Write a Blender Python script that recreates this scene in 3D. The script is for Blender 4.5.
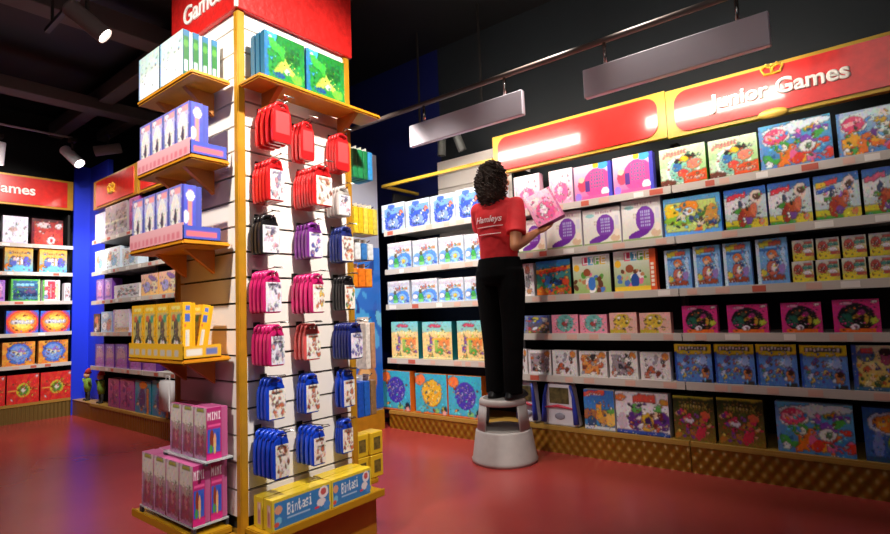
import bpy, bmesh, math, random
import numpy as np
from mathutils import Vector, Matrix, Euler
SC = bpy.context.scene
COL = SC.collection
for _o in list(bpy.data.objects): bpy.data.objects.remove(_o)
random.seed(7)
# ------------------------------------------------------------------ camera, world, lights, exposure
F = 534.857
CR = Vector((0.6224074, -0.7817566, -0.0382836)); CU = Vector((-0.0378652, -0.0789301, 0.9961608)); CF = Vector((0.781777, 0.6185682, 0.0787281))
CP = Vector((0, 0, 1.04))
cam = bpy.data.objects.new('camera', bpy.data.cameras.new('camera')); COL.objects.link(cam)
cam.data.sensor_width = 36; cam.data.lens = F/890*36; cam.data.clip_start = .05
m = Matrix.Identity(4)
for i in range(3):
    m[i][0] = CR[i]; m[i][1] = CU[i]; m[i][2] = -CF[i]; m[i][3] = CP[i]
cam.matrix_world = m
SC.camera = cam
SC.view_settings.view_transform = 'Standard'; SC.view_settings.look = 'None'; SC.view_settings.exposure = 0.0; SC.view_settings.gamma = 1
SC.view_settings.use_curve_mapping = False
w = bpy.data.worlds.new('world'); SC.world = w; w.use_nodes = True
w.node_tree.nodes['Background'].inputs[0].default_value = (.85, .8, 1, 1); w.node_tree.nodes['Background'].inputs[1].default_value = .022
def spot(name, pos, tgt, power, deg, blend=.7, size=.05, col=(1, .93, .84)):
    l = bpy.data.lights.new(name, 'SPOT'); l.energy = power; l.spot_size = math.radians(deg); l.spot_blend = blend; l.shadow_soft_size = size; l.color = col
    o = bpy.data.objects.new(name, l); COL.objects.link(o); o.location = pos
    o.rotation_euler = (Vector(tgt)-Vector(pos)).to_track_quat('-Z', 'Y').to_euler(); return o
def area(name, pos, tgt, power, sx, sy, col=(1, .95, .9)):
    l = bpy.data.lights.new(name, 'AREA'); l.shape = 'RECTANGLE'; l.size = sx; l.size_y = sy; l.energy = power; l.color = col
    o = bpy.data.objects.new(name, l); COL.objects.link(o); o.location = pos
    o.rotation_euler = (Vector(tgt)-Vector(pos)).to_track_quat('-Z', 'Y').to_euler(); return o
spot('spot_light', (2.1, 3.05, 3.0), (3.6, 2.95, 1.2), 330, 56, .5)     # bay left of the person
spot('spot_light', (2.95, 1.5, 2.95), (3.55, 1.75, 1.6), 95, 85)      # pink boxes
spot('spot_light', (2.95, .95, 2.95), (3.55, .65, 1.75), 46, 80)        # right section
spot('spot_light', (1.25, .5, 3.0), (1.5, 2.0, 1.55), 430, 66, .9)        # tower, pegs
spot('spot_light', (-.4, 1.8, 3.0), (1.1, 2.3, 1.65), 310, 62, .9)        # tower, left shelves
spot('spot_light', (1.4, 4.4, 2.95), (2.2, 5.9, 1.5), 200, 80)        # middle wall
spot('spot_light', (1.55, 5.5, 2.95), (1.5, 7.3, 1.4), 170, 85)       # left wall
spot('spot_light', (1.5, 6.2, 2.6), (2.2, 6.95, 1.5), 170, 60, .8)    # blue corner
spot('spot_light', (1.6, 3.8, 3.1), (1.9, 4.2, 0), 130, 95)             # floor, left
spot('spot_light', (2.4, 2.3, 3.1), (2.6, 2.6, 0), 110, 75)             # floor, centre
area('fill_light', (.2, .2, 3.2), (2.0, 2.2, .4), 16, 2.0, 2.0)        # general store light behind the camera
# ------------------------------------------------------------------ pixels of the photo -> points on known planes
def hx(px, z, X=None, Y=None):
    a = (px-445)/F; v = CR-a*CF; zz = (z-CP.z)*v.z
    return -(X*v.x+zz)/v.y if X is not None else -(Y*v.y+zz)/v.x
def hz(py, X, Y):
    b = (267-py)/F; v = CU-b*CF
    return CP.z-(X*v.x+Y*v.y)/v.z
# ------------------------------------------------------------------ materials
def lin(c):
    return tuple((x/12.92 if x <= .04045 else ((x+.055)/1.055)**2.4) for x in c)
def hexc(s): return tuple(int(s[i:i+2], 16)/255 for i in (0, 2, 4))
MC = {}
def mat(name, col, rough=.5, metal=0, emit=0, noise=0, scale=30, bump=0, coat=0, alpha=1, trans=0):
    if name in MC: return MC[name]
    if isinstance(col, str): col = hexc(col)
    c = lin(col)
    M = bpy.data.materials.new(name); M.use_nodes = True; nt = M.node_tree; b = nt.nodes['Principled BSDF']
    b.inputs['Base Color'].default_value = (*c, 1); b.inputs['Roughness'].default_value = rough; b.inputs['Metallic'].default_value = metal
    b.inputs['Coat Weight'].default_value = coat; b.inputs['Coat Roughness'].default_value = .08
    b.inputs['Alpha'].default_value = alpha; b.inputs['Transmission Weight'].default_value = trans
    if emit:
        b.inputs['Emission Color'].default_value = (*c, 1); b.inputs['Emission Strength'].default_value = emit
    if noise or bump:
        tc = nt.nodes.new('ShaderNodeTexCoord'); n = nt.nodes.new('ShaderNodeTexNoise'); n.inputs['Scale'].default_value = scale; n.inputs['Detail'].default_value = 4
        nt.links.new(tc.outputs['Object'], n.inputs['Vector'])
        if noise:
            r = nt.nodes.new('ShaderNodeValToRGB'); r.color_ramp.elements[0].position = .3; r.color_ramp.elements[1].position = .7
            r.color_ramp.elements[0].color = (*[x*(1-noise) for x in c], 1); r.color_ramp.elements[1].color = (*[min(1, x*(1+noise)) for x in c], 1)
            nt.links.new(n.outputs['Fac'], r.inputs['Fac']); nt.links.new(r.outputs['Color'], b.inputs['Base Color'])
        if bump:
            bp = nt.nodes.new('ShaderNodeBump'); bp.inputs['Strength'].default_value = bump; bp.inputs['Distance'].default_value = .01
            nt.links.new(n.outputs['Fac'], bp.inputs['Height']); nt.links.new(bp.outputs['Normal'], b.inputs['Normal'])
    MC[name] = M; return M
def mat_print(name='printed_card', rough=.3):
    if name in MC: return MC[name]
    M = bpy.data.materials.new(name); M.use_nodes = True; nt = M.node_tree; b = nt.nodes['Principled BSDF']
    a = nt.nodes.new('ShaderNodeVertexColor'); a.layer_name = 'ink'
    nt.links.new(a.outputs['Color'], b.inputs['Base Color']); b.inputs['Roughness'].default_value = rough
    MC[name] = M; return M
PRINT = mat_print()
def mat_quilt(name, col, along, kx, kz, depth):
    # embossed gold panels: product of two sine waves
    M = mat(name, col, .35, .25); nt = M.node_tree; b = nt.nodes['Principled BSDF']
    tc = nt.nodes.new('ShaderNodeTexCoord'); sp = nt.nodes.new('ShaderNodeSeparateXYZ'); nt.links.new(tc.outputs['Object'], sp.inputs[0])
    def sn(o, k):
        a = nt.nodes.new('ShaderNodeMath'); a.operation = 'MULTIPLY'; a.inputs[1].default_value = k; nt.links.new(o, a.inputs[0])
        s = nt.nodes.new('ShaderNodeMath'); s.operation = 'SINE'; nt.links.new(a.outputs[0], s.inputs[0]); return s.outputs[0]
    p = nt.nodes.new('ShaderNodeMath'); p.operation = 'MULTIPLY'
    nt.links.new(sn(sp.outputs[along], kx), p.inputs[0])
    if kz: nt.links.new(sn(sp.outputs[2], kz), p.inputs[1])
    else: p.inputs[1].default_value = 1
    bp = nt.nodes.new('ShaderNodeBump'); bp.inputs['Strength'].default_value = 1; bp.inputs['Distance'].default_value = depth
    nt.links.new(p.outputs[0], bp.inputs['Height']); nt.links.new(bp.outputs['Normal'], b.inputs['Normal'])
    return M
BLACK = mat('black_paint', '0b0b0d', .6)
DARK = mat('dark_backing', '141013', .6)
WHITE = mat('white_laminate', 'eee8e2', .4)
SLAT = mat('slatwall_white', 'f0e8e0', .35)
GOLD = mat('gold_paint', 'b8841e', .35, .15, noise=.12, scale=14)
YWOOD = mat('honey_wood', 'd08a1c', .35, noise=.15, scale=9)
SHELFM = mat('shelf_steel', 'd8d2cc', .35)
CHROME = mat('chrome_wire', 'b8b4b0', .25, 1)
RED = mat('sign_red', 'd4221c', .28, noise=.12, scale=18, coat=.7)
YEL = mat('sign_yellow', 'b8962a', .35)
BLUE = mat('blue_panel', '1f38d8', .4)
# ------------------------------------------------------------------ mesh helpers
def link(name, bm, mats, parent=None, smooth=False):
    me = bpy.data.meshes.new(name); bm.to_mesh(me); bm.free()
    for x in (mats if isinstance(mats, (list, tuple)) else [mats]): me.materials.append(x)
    if smooth:
        for p in me.polygons: p.use_smooth = True
    o = bpy.data.objects.new(name, me); COL.objects.link(o)
    if parent: o.parent = parent
    return o
def box(bm, a, b, mi=0, mtx=None):
    x0, y0, z0 = a; x1, y1, z1 = b
    vs = [bm.verts.new(Vector(p) if mtx is None else mtx @ Vector(p)) for p in ((x0,y0,z0),(x1,y0,z0),(x1,y1,z0),(x0,y1,z0),(x0,y0,z1),(x1,y0,z1),(x1,y1,z1),(x0,y1,z1))]
    for f in ((0,3,2,1),(4,5,6,7),(0,1,5,4),(1,2,6,5),(2,3,7,6),(3,0,4,7)):
        bm.faces.new([vs[i] for i in f]).material_index = mi
def bevel(bm, w=.003, seg=2):
    bmesh.ops.bevel(bm, geom=bm.edges[:], offset=w, segments=seg, affect='EDGES', clamp_overlap=True)
def boxobj(name, a, b, m_, parent=None, bev=0):
    bm = bmesh.new(); box(bm, a, b)
    bmesh.ops.recalc_face_normals(bm, faces=bm.faces[:])
    if bev: bevel(bm, bev)
    return link(name, bm, m_, parent)
def tube(bm, pts, rs, n=10, mi=0, cap=True, squash=None):
    pts = [Vector(p) for p in pts]; rs = rs if isinstance(rs, (list, tuple)) else [rs]*len(pts); rings = []
    a = None
    for i, p in enumerate(pts):
        d = (pts[min(i+1, len(pts)-1)]-pts[max(i-1, 0)])
        d = d.normalized() if d.length > 1e-9 else Vector((0, 0, 1))
        if a is None: a = d.cross(Vector((0, 0, 1))) if abs(d.z) < .8 else d.cross(Vector((0, 1, 0)))
        else: a = a-d*a.dot(d)
        a.normalize(); b = a.cross(d).normalized()
        r = rs[i]
        rx, ry = r if isinstance(r, tuple) else (r, r)
        rings.append([bm.verts.new(p+a*rx*math.cos(t*2*math.pi/n)+b*ry*math.sin(t*2*math.pi/n)) for t in range(n)])
    for i in range(len(rings)-1):
        for t in range(n):
            bm.faces.new((rings[i][t], rings[i][(t+1) % n], rings[i+1][(t+1) % n], rings[i+1][t])).material_index = mi
    if cap:
        bm.faces.new(rings[0][::-1]).material_index = mi; bm.faces.new(rings[-1]).material_index = mi
def hloft(bm, secs, n=24, mi=0, cap=True, p=2.0):
    # stacked horizontal ellipses: (cx, cy, z, rx, ry)
    rings = []
    for cx, cy, z, rx, ry in secs:
        rg = []
        for t in range(n):
            c, s = math.cos(t*2*math.pi/n), math.sin(t*2*math.pi/n)
            rg.append(bm.verts.new((cx+rx*math.copysign(abs(c)**(2/p), c), cy+ry*math.copysign(abs(s)**(2/p), s), z)))
        rings.append(rg)
    for i in range(len(rings)-1):
        for t in range(n): bm.faces.new((rings[i][t], rings[i][(t+1) % n], rings[i+1][(t+1) % n], rings[i+1][t])).material_index = mi
    if cap: bm.faces.new(rings[0][::-1]).material_index = mi; bm.faces.new(rings[-1]).material_index = mi
def ball(bm, c, r, sub=2, mtx=None):
    r = r if isinstance(r, (tuple, list)) else (r, r, r)
    M = Matrix.Translation(c) @ (mtx or Matrix.Identity(4)) @ Matrix.Diagonal((*r, 1))
    bmesh.ops.create_icosphere(bm, subdivisions=sub, radius=1, matrix=M)
def empty(name, loc=(0, 0, 0), rz=0):
    o = bpy.data.objects.new(name, None); o.empty_display_size = .05; COL.objects.link(o); o.location = loc; o.rotation_euler = (0, 0, rz); return o
def tag(o, label=None, cat=None, group=None, kind=None):
    if label: o['label'] = label
    if cat: o['category'] = cat
    if group: o['group'] = group
    if kind: o['kind'] = kind
    return o
def text_mesh(body, size, extr, bold=0, shear=0):
    cu = bpy.data.curves.new('t', 'FONT'); cu.body = body; cu.size = size; cu.extrude = extr; cu.bevel_depth = bold; cu.bevel_resolution = 0; cu.shear = shear
    t = bpy.data.objects.new('t', cu); COL.objects.link(t)
    bpy.context.view_layer.update()
    me = bpy.data.meshes.new_from_object(t.evaluated_get(bpy.context.evaluated_depsgraph_get()))
    bpy.data.objects.remove(t); return me
def text_obj(name, body, size, m_, parent, origin, xdir, extr=.002, bold=0, shear=0, updir=(0, 0, 1)):
    me = text_mesh(body, size, extr, bold, shear); me.materials.clear(); me.materials.append(m_)
    x = Vector(xdir).normalized(); y = Vector(updir).normalized(); z = x.cross(y)
    M = Matrix(((x.x, y.x, z.x, origin[0]), (x.y, y.y, z.y, origin[1]), (x.z, y.z, z.z, origin[2]), (0, 0, 0, 1)))
    me.transform(M); o = bpy.data.objects.new(name, me); COL.objects.link(o); o.parent = parent; return o
ORD = ['first', 'second', 'third', 'fourth', 'fifth', 'sixth', 'seventh', 'eighth', 'ninth', 'tenth', 'eleventh', 'twelfth']
# ------------------------------------------------------------------ printed artwork (coloured vertex grids)
FONT = {'A':'0E11111F111111','B':'1E11111E11111E','E':'1F10101E10101F','F':'1F10101E101010','H':'1111111F111111','I':'0E04040404040E','L':'1010101010101F',
 'M':'111B1515111111','N':'11191513111111','i':'04000C0404040E','n':'0000161911111','t':'08081C08080906','a':'00000E010F110F','s':'00000F100E011E'}
FONT['n'] = '00001619111111'
class Art:
    def __init__(s, nx, ny, bg, bg2=None):
        s.nx, s.ny = nx, ny
        u, v = np.meshgrid((np.arange(nx)+.5)/nx, (np.arange(ny)+.5)/ny); s.u, s.v = u, v
        s.asp = nx/ny
        c = np.array(hexc(bg)); c2 = np.array(hexc(bg2 or bg))
        s.a = c[None, None]*(1-v[..., None])+c2[None, None]*v[..., None]     # bg bottom, bg2 top
    def put(s, mk, col, al=1):
        mk = (mk*al)[..., None]; s.a = s.a*(1-mk)+np.array(hexc(col))[None, None]*mk; return s
    def ell(s, cx, cy, rx, ry, col, rot=0, al=1):
        c, sn = math.cos(rot), math.sin(rot); du, dv = s.u-cx, s.v-cy
        x = (du*c+dv*sn)/rx; y = (-du*sn+dv*c)/ry
        return s.put((x*x+y*y < 1).astype(float), col, al)
    def ring(s, cx, cy, rx, ry, col, w=.2):
        x = (s.u-cx)/rx; y = (s.v-cy)/ry; d = np.sqrt(x*x+y*y)
        return s.put(((d < 1) & (d > 1-w)).astype(float), col)
    def rect(s, x0, y0, x1, y1, col, al=1, sk=0):
        v = s.v-sk*(s.u-x0)
        return s.put(((s.u >= x0) & (s.u < x1) & (v >= y0) & (v < y1)).astype(float), col, al)
    def blobs(s, n, pal, x0, y0, x1, y1, r0, r1, seed=1):
        R = random.Random(seed)
        for i in range(n):
            r = R.uniform(r0, r1); s.ell(R.uniform(x0, x1), R.uniform(y0, y1), r, r*s.asp*R.uniform(.6, 1.3), R.choice(pal), R.uniform(-1, 1))
        return s
    def scrib(s, x0, y0, x1, h, col, n=6, sk=0):      # unreadable lettering: upright strokes
        R = random.Random(int(x0*100+h*1000+n)); w = (x1-x0)/n
        for i in range(n):
            a = x0+i*w; s.rect(a, y0+R.uniform(0, .15)*h+sk*i, a+w*.72, y0+h*R.uniform(.75, 1)+sk*i, col)
            if R.random() < .5: s.rect(a+w*.25, y0+h*.3+sk*i, a+w*.45, y0+h*.6+sk*i, 'ffffff', .5)
        return s
    def text(s, t, x0, y0, w, h, col, sk=0):
        n = len(t); cw = w/n
        for i, ch in enumerate(t):
            g = FONT[ch]; cc = col[i % len(col)] if isinstance(col, list) else col
            for r in range(7):
                b = int(g[2*r:2*r+2], 16)
                for q in range(5):
                    if b >> (4-q) & 1:
                        a = x0+i*cw+q*cw/5.8; y = y0+(6-r)*h/7+sk*i
                        s.rect(a, y, a+cw/5.8*1.15, y+h/7*1.15, cc)
        return s
    def grid(s, x0, y0, x1, y1, nx, ny, col, f=.6):
        for i in range(nx):
            for j in range(ny):
                a = x0+(x1-x0)*i/nx; b = y0+(y1-y0)*j/ny; s.rect(a, b, a+(x1-x0)/nx*f, b+(y1-y0)/ny*f, col)
        return s
    def rays(s, cx, cy, n, col, al=.5):
        t = np.arctan2(s.v-cy, s.u-cx); return s.put((np.sin(t*n) > 0).astype(float), col, al)
def organic(art, seed, amp=.022):
    # wobbly outlines and fine printed detail
    R = random.Random(seed); u, v = art.u, art.v
    if amp == .007:
        for k in range(34):
            i, j = R.randrange(art.nx), R.randrange(art.ny); c = art.a[j, i]; g = R.choice((.6, .78, 1.2, 1.4)); c = np.clip(c*g, 0, 1)
            r = R.uniform(.012, .032); art.ell(R.uniform(.12, .9), R.uniform(.08, .8), r, r*art.asp*R.uniform(.6, 1.6), ''.join('%02x' % int(x*255) for x in c), R.uniform(-1, 1))
    du = np.zeros_like(u); dv = np.zeros_like(u)
    for k in range(5):
        f = R.uniform(6, 26); g = R.uniform(6, 26); p, q = R.uniform(0, 6), R.uniform(0, 6)
        du += np.sin(f*v+g*u*.6+p)*amp/(1+k*.3); dv += np.sin(g*u+f*v*.5+q)*amp/(1+k*.3)
    i = np.clip(((u+du)*art.nx).astype(int), 0, art.nx-1); j = np.clip(((v+dv)*art.ny).astype(int), 0, art.ny-1)
    a = art.a[j, i]; rs = np.random.RandomState(seed); n = rs.rand(art.ny, art.nx, 3); n = (n+np.roll(n, 1, 0)+np.roll(n, 1, 1)+np.roll(n, -1, 0))/4-.5
    if amp >= .007:
        e = (np.abs(a-np.roll(a, 1, 0)).sum(2)+np.abs(a-np.roll(a, 1, 1)).sum(2)) > .75; a = np.where(e[..., None], a*.72, a)
        m_ = rs.rand(art.ny, art.nx) > .95; a = np.where(m_[..., None], np.roll(a, (3, 4), (0, 1))*.8+.1, a)
    art.a = np.clip(a+n*(.2 if amp > .005 else .08), 0, 1); return art
def add_art(bm, lay, art, o, ex, ey, mi):
    # a grid of (nx)x(ny) coloured quads from corner o along ex, ey
    o, ex, ey = Vector(o), Vector(ex), Vector(ey); nx, ny = art.nx, art.ny
    V = [[bm.verts.new(o+ex*(i/nx)+ey*(j/ny)) for i in range(nx+1)] for j in range(ny+1)]
    L = np.where(art.a <= .04045, art.a/12.92, ((np.clip(art.a, 0, 1)+.055)/1.055)**2.4)
    # corner colours are averages of neighbouring cells: soft print
    Pd = np.pad(L, ((1, 1), (1, 1), (0, 0)), mode='edge'); Cn = (Pd[:-1, :-1]+Pd[1:, :-1]+Pd[:-1, 1:]+Pd[1:, 1:])/4
    for j in range(ny):
        for i in range(nx):
            f = bm.faces.new((V[j][i], V[j][i+1], V[j+1][i+1], V[j+1][i])); f.material_index = mi
            for lp, (a, b) in zip(f.loops, ((i, j), (i+1, j), (i+1, j+1), (i, j+1))):
                c = Cn[b, a]*.5+L[j, i]*.5; lp[lay] = (c[0], c[1], c[2], 1)
def card_mesh(name, front, side='ffffff', sart=None, top=None, lidded=True, lart=None):
    """unit game box: lid in front, tray behind; front face at y=0 looking to -y"""
    bm = bmesh.new(); lay = bm.loops.layers.float_color.new('ink')
    box(bm, (-.5, .012, 0), (.5, .7 if lidded else 1, 1))
    if lidded: box(bm, (-.485, .69, .012), (.485, 1, .988))
    cs = (*lin(hexc(side)), 1); ct = (*lin(hexc(top or side)), 1)
    bmesh.ops.recalc_face_normals(bm, faces=bm.faces[:])
    for f in bm.faces:
        for lp in f.loops: lp[lay] = ct if abs(f.normal.z) > .5 else cs
    add_art(bm, lay, front, (-.5, 0, 0), (1, 0, 0), (0, 0, 1), 0)
    # thin turned edge round the printed front
    for a, b in (((-.5, 0), (-.5, 1)), ((.5, 1), (.5, 0)), ((-.5, 1), (.5, 1)), ((.5, 0), (-.5, 0))):
        f = bm.faces.new([bm.verts.new(p) for p in ((a[0], 0, a[1]), (b[0], 0, b[1]), (b[0], .012, b[1]), (a[0], .012, a[1]))])
        for lp in f.loops: lp[lay] = cs
    if sart: add_art(bm, lay, sart, (.501, 0, 0), (0, 1 if not lidded else .7, 0), (0, 0, 1), 0)
    if lart: add_art(bm, lay, lart, (-.501, .7, 0), (0, -.7, 0), (0, 0, 1), 0)
    me = bpy.data.meshes.new(name); bm.to_mesh(me); bm.free(); me.materials.append(PRINT); return me
ARTS = {}
def A(*a): return Art(*a)
MULTI = ['e8402a', 'f2b020', '3a8ad8', '4aa838', 'e86aa0', 'f4f0e8', '7a3a9a', 'f07a1c']
SKIN = ['c8845a', '6a3a24', 'e0a888', '3a2018', 'a03028']
def defart():
    D = ARTS
    def wheel1():
        a = A(40, 44, 'a8bce0', 'c8d4ec').rect(.12, .5, .98, .84, '6a98d4').rect(.22, .5, .9, .6, 'cfe4f4').ell(.5, .3, .42, .32, '2f4fc0').ell(.5, .28, .24, .18, '7f98de').ell(.5, .28, .07, .07, 'e8eefc')
        a.ell(.3, .62, .08, .1, '2b4a9a').ell(.85, .62, .09, .1, 'f07a5a').ell(.92, .5, .08, .09, '2f5ac8').ell(.42, .88, .16, .08, '3c5cc0').rect(.05, .1, .14, .5, 'c8d8ee').blobs(14, ['5f7fe0', 'f4f6fa', 'b8a0e0', '30468a'], .15, .08, .9, .5, .02, .05, 3); return a
    D['wheel_white'] = (wheel1(), 'e8eef6')
    def wheel2(r=0):
        a = A(44, 44, 'b4cce8', 'e4e2ea').rect(0, .78, 1, .9, 'c8c4d4').scrib(.35, .58, .62, .14, 'd86a4a', 3).scrib(.66, .6, .94, .14, 'f0943a', 3).ell(.66, .27, .33, .3, '4f8fe8').ell(.66, .27, .2, .18, '8fc0f4').ell(.66, .27, .08, .09, 'f4d04a')
        a.ell(.2, .3, .2, .22, '6aa0ea').ell(.12, .28, .1, .1, 'f2f0fa').ell(.34, .28, .1, .16, '3fae4a').ell(.34, .52, .05, .12, '6a5a2a').ell(.86, .1, .12, .08, '2a5ac8').ell(.36, .12, .12, .07, '7ad07a').rect(0, 0, 1, .07, 'a8bce8'); return a
    D['wheel_blue'] = (wheel2(), 'e8eef6')
    def tower():
        a = A(36, 44, 'f0c070', '7ad0dc').rect(0, .1, 1, .72, 'f2cf8a').ell(.42, .88, .22, .05, 'd84a6a').scrib(.15, .66, .88, .1, 'f4e09a', 8).rect(.25, .4, .34, .62, '8a4ab0').ell(.24, .28, .08, .1, '7a3ac0').rect(.42, .2, .52, .52, '9ac04a')
        a.rect(.55, .36, .92, .54, 'f08a4a').rect(.55, .18, .9, .34, 'f4a060').ell(.6, .22, .12, .1, '5ab04a').rect(.3, .52, .95, .57, 'f4b030').blobs(18, ['f8e4b0', 'f08a4a', '6ab84a', '8a4ab0'], .1, .05, .95, .5, .02, .05, 5).rect(0, .0, 1, .06, 'f4dc9a'); return a
    D['tower_game'] = (tower(), '1d7a80')
    def marble(c, c2):
        a = A(44, 48, '46b0cc', '3ab4d4').ell(.16, .84, .17, .13, 'f27a3c').rect(0, 0, 1, .04, 'f07a30').ell(.52, .52, .31, .33, c)
        R = random.Random(4)
        for i in range(46):
            t = R.uniform(0, 6.28); q = R.uniform(0, 1)**.5*.27; a.ell(.52+q*math.cos(t), .52+q*math.sin(t)*1.02, .022, .02, c2)
        return a.ell(.9, .12, .08, .1, '2a2a3a').ell(.9, .06, .06, .06, 'e8a8a0').ell(.66, .1, .1, .06, '8ac87a').ell(.2, .14, .12, .05, '5acade')
    D['marbles_purple'] = (marble('4a3ab8', 'b0a0f0'), 'f08028', None, 'f09038')
    D['marbles_yellow'] = (marble('f0b82c', 'f8dc80'), 'f08028', None, 'f09038')
    a = A(64, 58, 'e86aa4', 'f4dce8').ell(.62, .45, .36, .42, 'f0529a').rect(.9, 0, 1, 1, '4a4ac0').grid(.45, .32, .82, .8, 5, 5, '7a6a98', .7).ell(.82, .18, .1, .12, 'f8f4f8').ell(.22, .45, .12, .2, 'e84a6a').rect(.3, .25, .42, .55, '5a3a8a').ell(.78, .93, .14, .12, '48a8e0').ell(.6, .95, .08, .08, 'f0c030').rect(0, 0, .9, .12, 'f05a9a').ell(.1, .12, .09, .12, '9a7ae0').ell(.2, .6, .08, .08, 'f0c8b0')
    D['pink_grid'] = (a, '5a50c8')
    a = A(40, 40, 'f4a8c8', 'fbeef2').ell(.5, .35, .3, .28, 'f06aa4').ell(.45, .4, .12, .12, 'fbe0ea').rect(0, .8, 1, 1, 'fdf6f6').ell(.2, .7, .14, .1, 'f8c8dc').rect(.05, .05, .12, .6, 'a8c8c0').blobs(10, ['fbe4ee', 'f08ab8', 'f8c0d4'], .1, .1, .9, .8, .03, .07, 8)
    D['pale_pink'] = (a, 'f4c0d4')
    a = A(66, 60, 'dcd8c8', 'ece8ea').ell(.6, .5, .24, .32, '7a3aa8').grid(.48, .33, .74, .74, 5, 5, 'b4b4dc', .65).ell(.42, .16, .28, .09, '6a2a98', .25).ell(.85, .16, .12, .1, 'd8b89a').ell(.9, .3, .07, .1, 'f0e0d0').rect(0, 0, 1, .07, '8aa06a').scrib(.35, .84, .8, .08, 'c8a8b8', 7).ell(.2, .82, .12, .05, '9ad0d0').rect(.86, .5, .96, .75, 'd8d4e0').grid(.3, .55, .4, .7, 2, 2, 'c8b8a8')
    D['purple_cap'] = (a, 'e4dce4')
    a = A(24, 40, 'f0eaea').rect(.7, 0, 1, 1, 'e0d8dc').ell(.4, .8, .25, .12, 'b0604a').ell(.4, .4, .25, .16, '808088').ell(.5, .15, .25, .08, 'c89060').scrib(.2, .55, .8, .1, '706a78', 3)
    D['white_spine'] = (a, 'e8e0e0')
    a = A(44, 40, '5aa83a', '2a7ad0').rect(0, .62, 1, .74, 'e8a02a', 1, .1).rect(.08, .6, .9, .72, 'e0402a', 1, .12).ell(.35, .4, .14, .18, '3a7ad0').ell(.6, .36, .22, .08, '2a3a7a').ell(.85, .38, .1, .14, 'e0502a').rect(0, 0, 1, .2, 'e0702a').blobs(22, ['e84030', 'f0c040', '3a60c0', '58b048', 'f07030'], .05, .05, .95, .5, .03, .06, 9).rect(.42, .33, .75, .42, '283058')
    D['brick_build'] = (a, '1a1a20')
    def life(s, right):
        a = A(84, 66, '9ab868', 'e8e4ea')
        for i, c in enumerate(('d83a6a', '48a8d8', '68b848', 'e8c02a')):
            a.rect(.26+i*.16, .74, .4+i*.16, .96, c)
        a.text('LIFE', .285, .77, .645, .16, 'ffffff')
        a.ell(.1, .68, .08, .09, 'f0b82a').blobs(26, SKIN[:3]+['e87a9a', '5aa03a', 'f4f0f0', '4a7ac8'], .05, .05, .8, .5, .03, .07, s).ell(.5, .25, .1, .18, '3a7ad0' if s == 2 else '2a50a0').ell(.38, .55, .1, .1, '9a5030')
        if right: a.rect(.86, 0, 1, 1, 'e05a28').grid(.88, .1, .98, .7, 1, 6, 'f4e8d8', .7).rect(0, 0, .86, .12, 'f0c838')
        return a
    D['life_a'] = (life(2, 0), '2a2430'); D['life_b'] = (life(5, 1), 'd84a28')
    a = A(40, 32, '6a5a3a', '5060b0').blobs(30, ['3a4ab0', '20204a', 'b04a4a', 'd8a080', 'd0c040', '4a3a2a', 'e0e0f0'], 0, .05, 1, .9, .04, .1, 11).rect(.0, 0, .2, 1, '8aa8d0', .6).ell(.85, .75, .1, .12, 'd8d8c8')
    D['cartoon_dark'] = (a, '8090b0')
    a = A(40, 32, 'e088a0', 'e890a8').ell(.5, .55, .32, .46, '6ab0a8').ell(.5, .5, .12, .14, 'a03a3a').blobs(12, ['e0a0b0', '4a9088', 'c04860', 'f0c0c8'], .1, .1, .9, .9, .03, .05, 12)
    D['teal_pink'] = (a, 'd07890')
    a = A(40, 32, 'd8a89a', 'e8b0a8').ell(.45, .6, .3, .35, 'd8b83a').blobs(16, ['3a3020', 'd8b838', 'f0e8e0', '6a5a40', 'c8a030'], .15, .1, .85, .85, .03, .07, 14).ell(.85, .8, .14, .16, 'f0b0b0').rect(0, 0, .6, .2, 'b8a030')
    D['yellow_pink'] = (a, 'c88078')
    def kit(s, c):
        a = A(44, 34, 'dcd4d4', 'eae4e4').rect(.1, .12, .72, .85, c, .9).blobs(20, ['7a3a28', 'c0603a', '2a2a34', '9a94a0', 'e8dcd8'], .1, .1, .85, .8, .04, .09, s).ell(.84, .84, .12, .13, 'd8883a').rect(0, 0, 1, .06, 'd0c8cc')
        return a
    D['kit_a'] = (kit(21, 'a08a94'), 'e0dada'); D['kit_b'] = (kit(22, 'd8d0d8'), 'e0dada'); D['kit_c'] = (kit(23, 'e0883a'), 'e0dada'); D['kit_d'] = (kit(24, '8a7a88'), 'e0dada')
    a = A(40, 44, '3a8ac8', '3a78d0').rect(0, .82, .7, .94, 'e85a4a', 1, .1).scrib(.1, .84, .6, .06, 'f4e0e0', 7, .004).rect(0, .25, 1, .5, 'a86a4a').ell(.5, .45, .1, .26, 'e8a838').ell(.25, .2, .16, .14, '30507a').ell(.85, .3, .2, .2, 'f0c060').ell(.6, .22, .14, .12, 'd8a04a').ell(.88, .5, .12, .08, '6aa850').rect(0, 0, 1, .08, 'd8e0e8')
    D['beach_game'] = (a, 'e0e4ea')
    a = A(56, 44, 'e8e4ec', 'ece8f0').rect(0, 0, 1, .1, '2a50b0').rect(.34, .76, .76, .94, 'e05a4a', 1, .03).rect(0, .1, .22, 1, 'e0dce4').ell(.1, .85, .1, .08, 'e07a3a').ell(.12, .3, .1, .2, 'c8b8c8').ell(.4, .35, .17, .25, '5a2a8a').ell(.85, .35, .16, .22, '5a2a8a').ell(.6, .3, .14, .22, 'd8b030').ell(.4, .62, .1, .12, '5ab04a').ell(.8, .62, .08, .1, '5ab04a').blobs(20, ['c85a3a', '6a2a20', 'e8c8a8', '3a2060', 'e0d0d8'], .25, .12, .98, .5, .03, .06, 31).ell(.92, .8, .08, .08, 'd89a3a')
    D['party_game'] = (a, 'dcd8e0')
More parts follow.
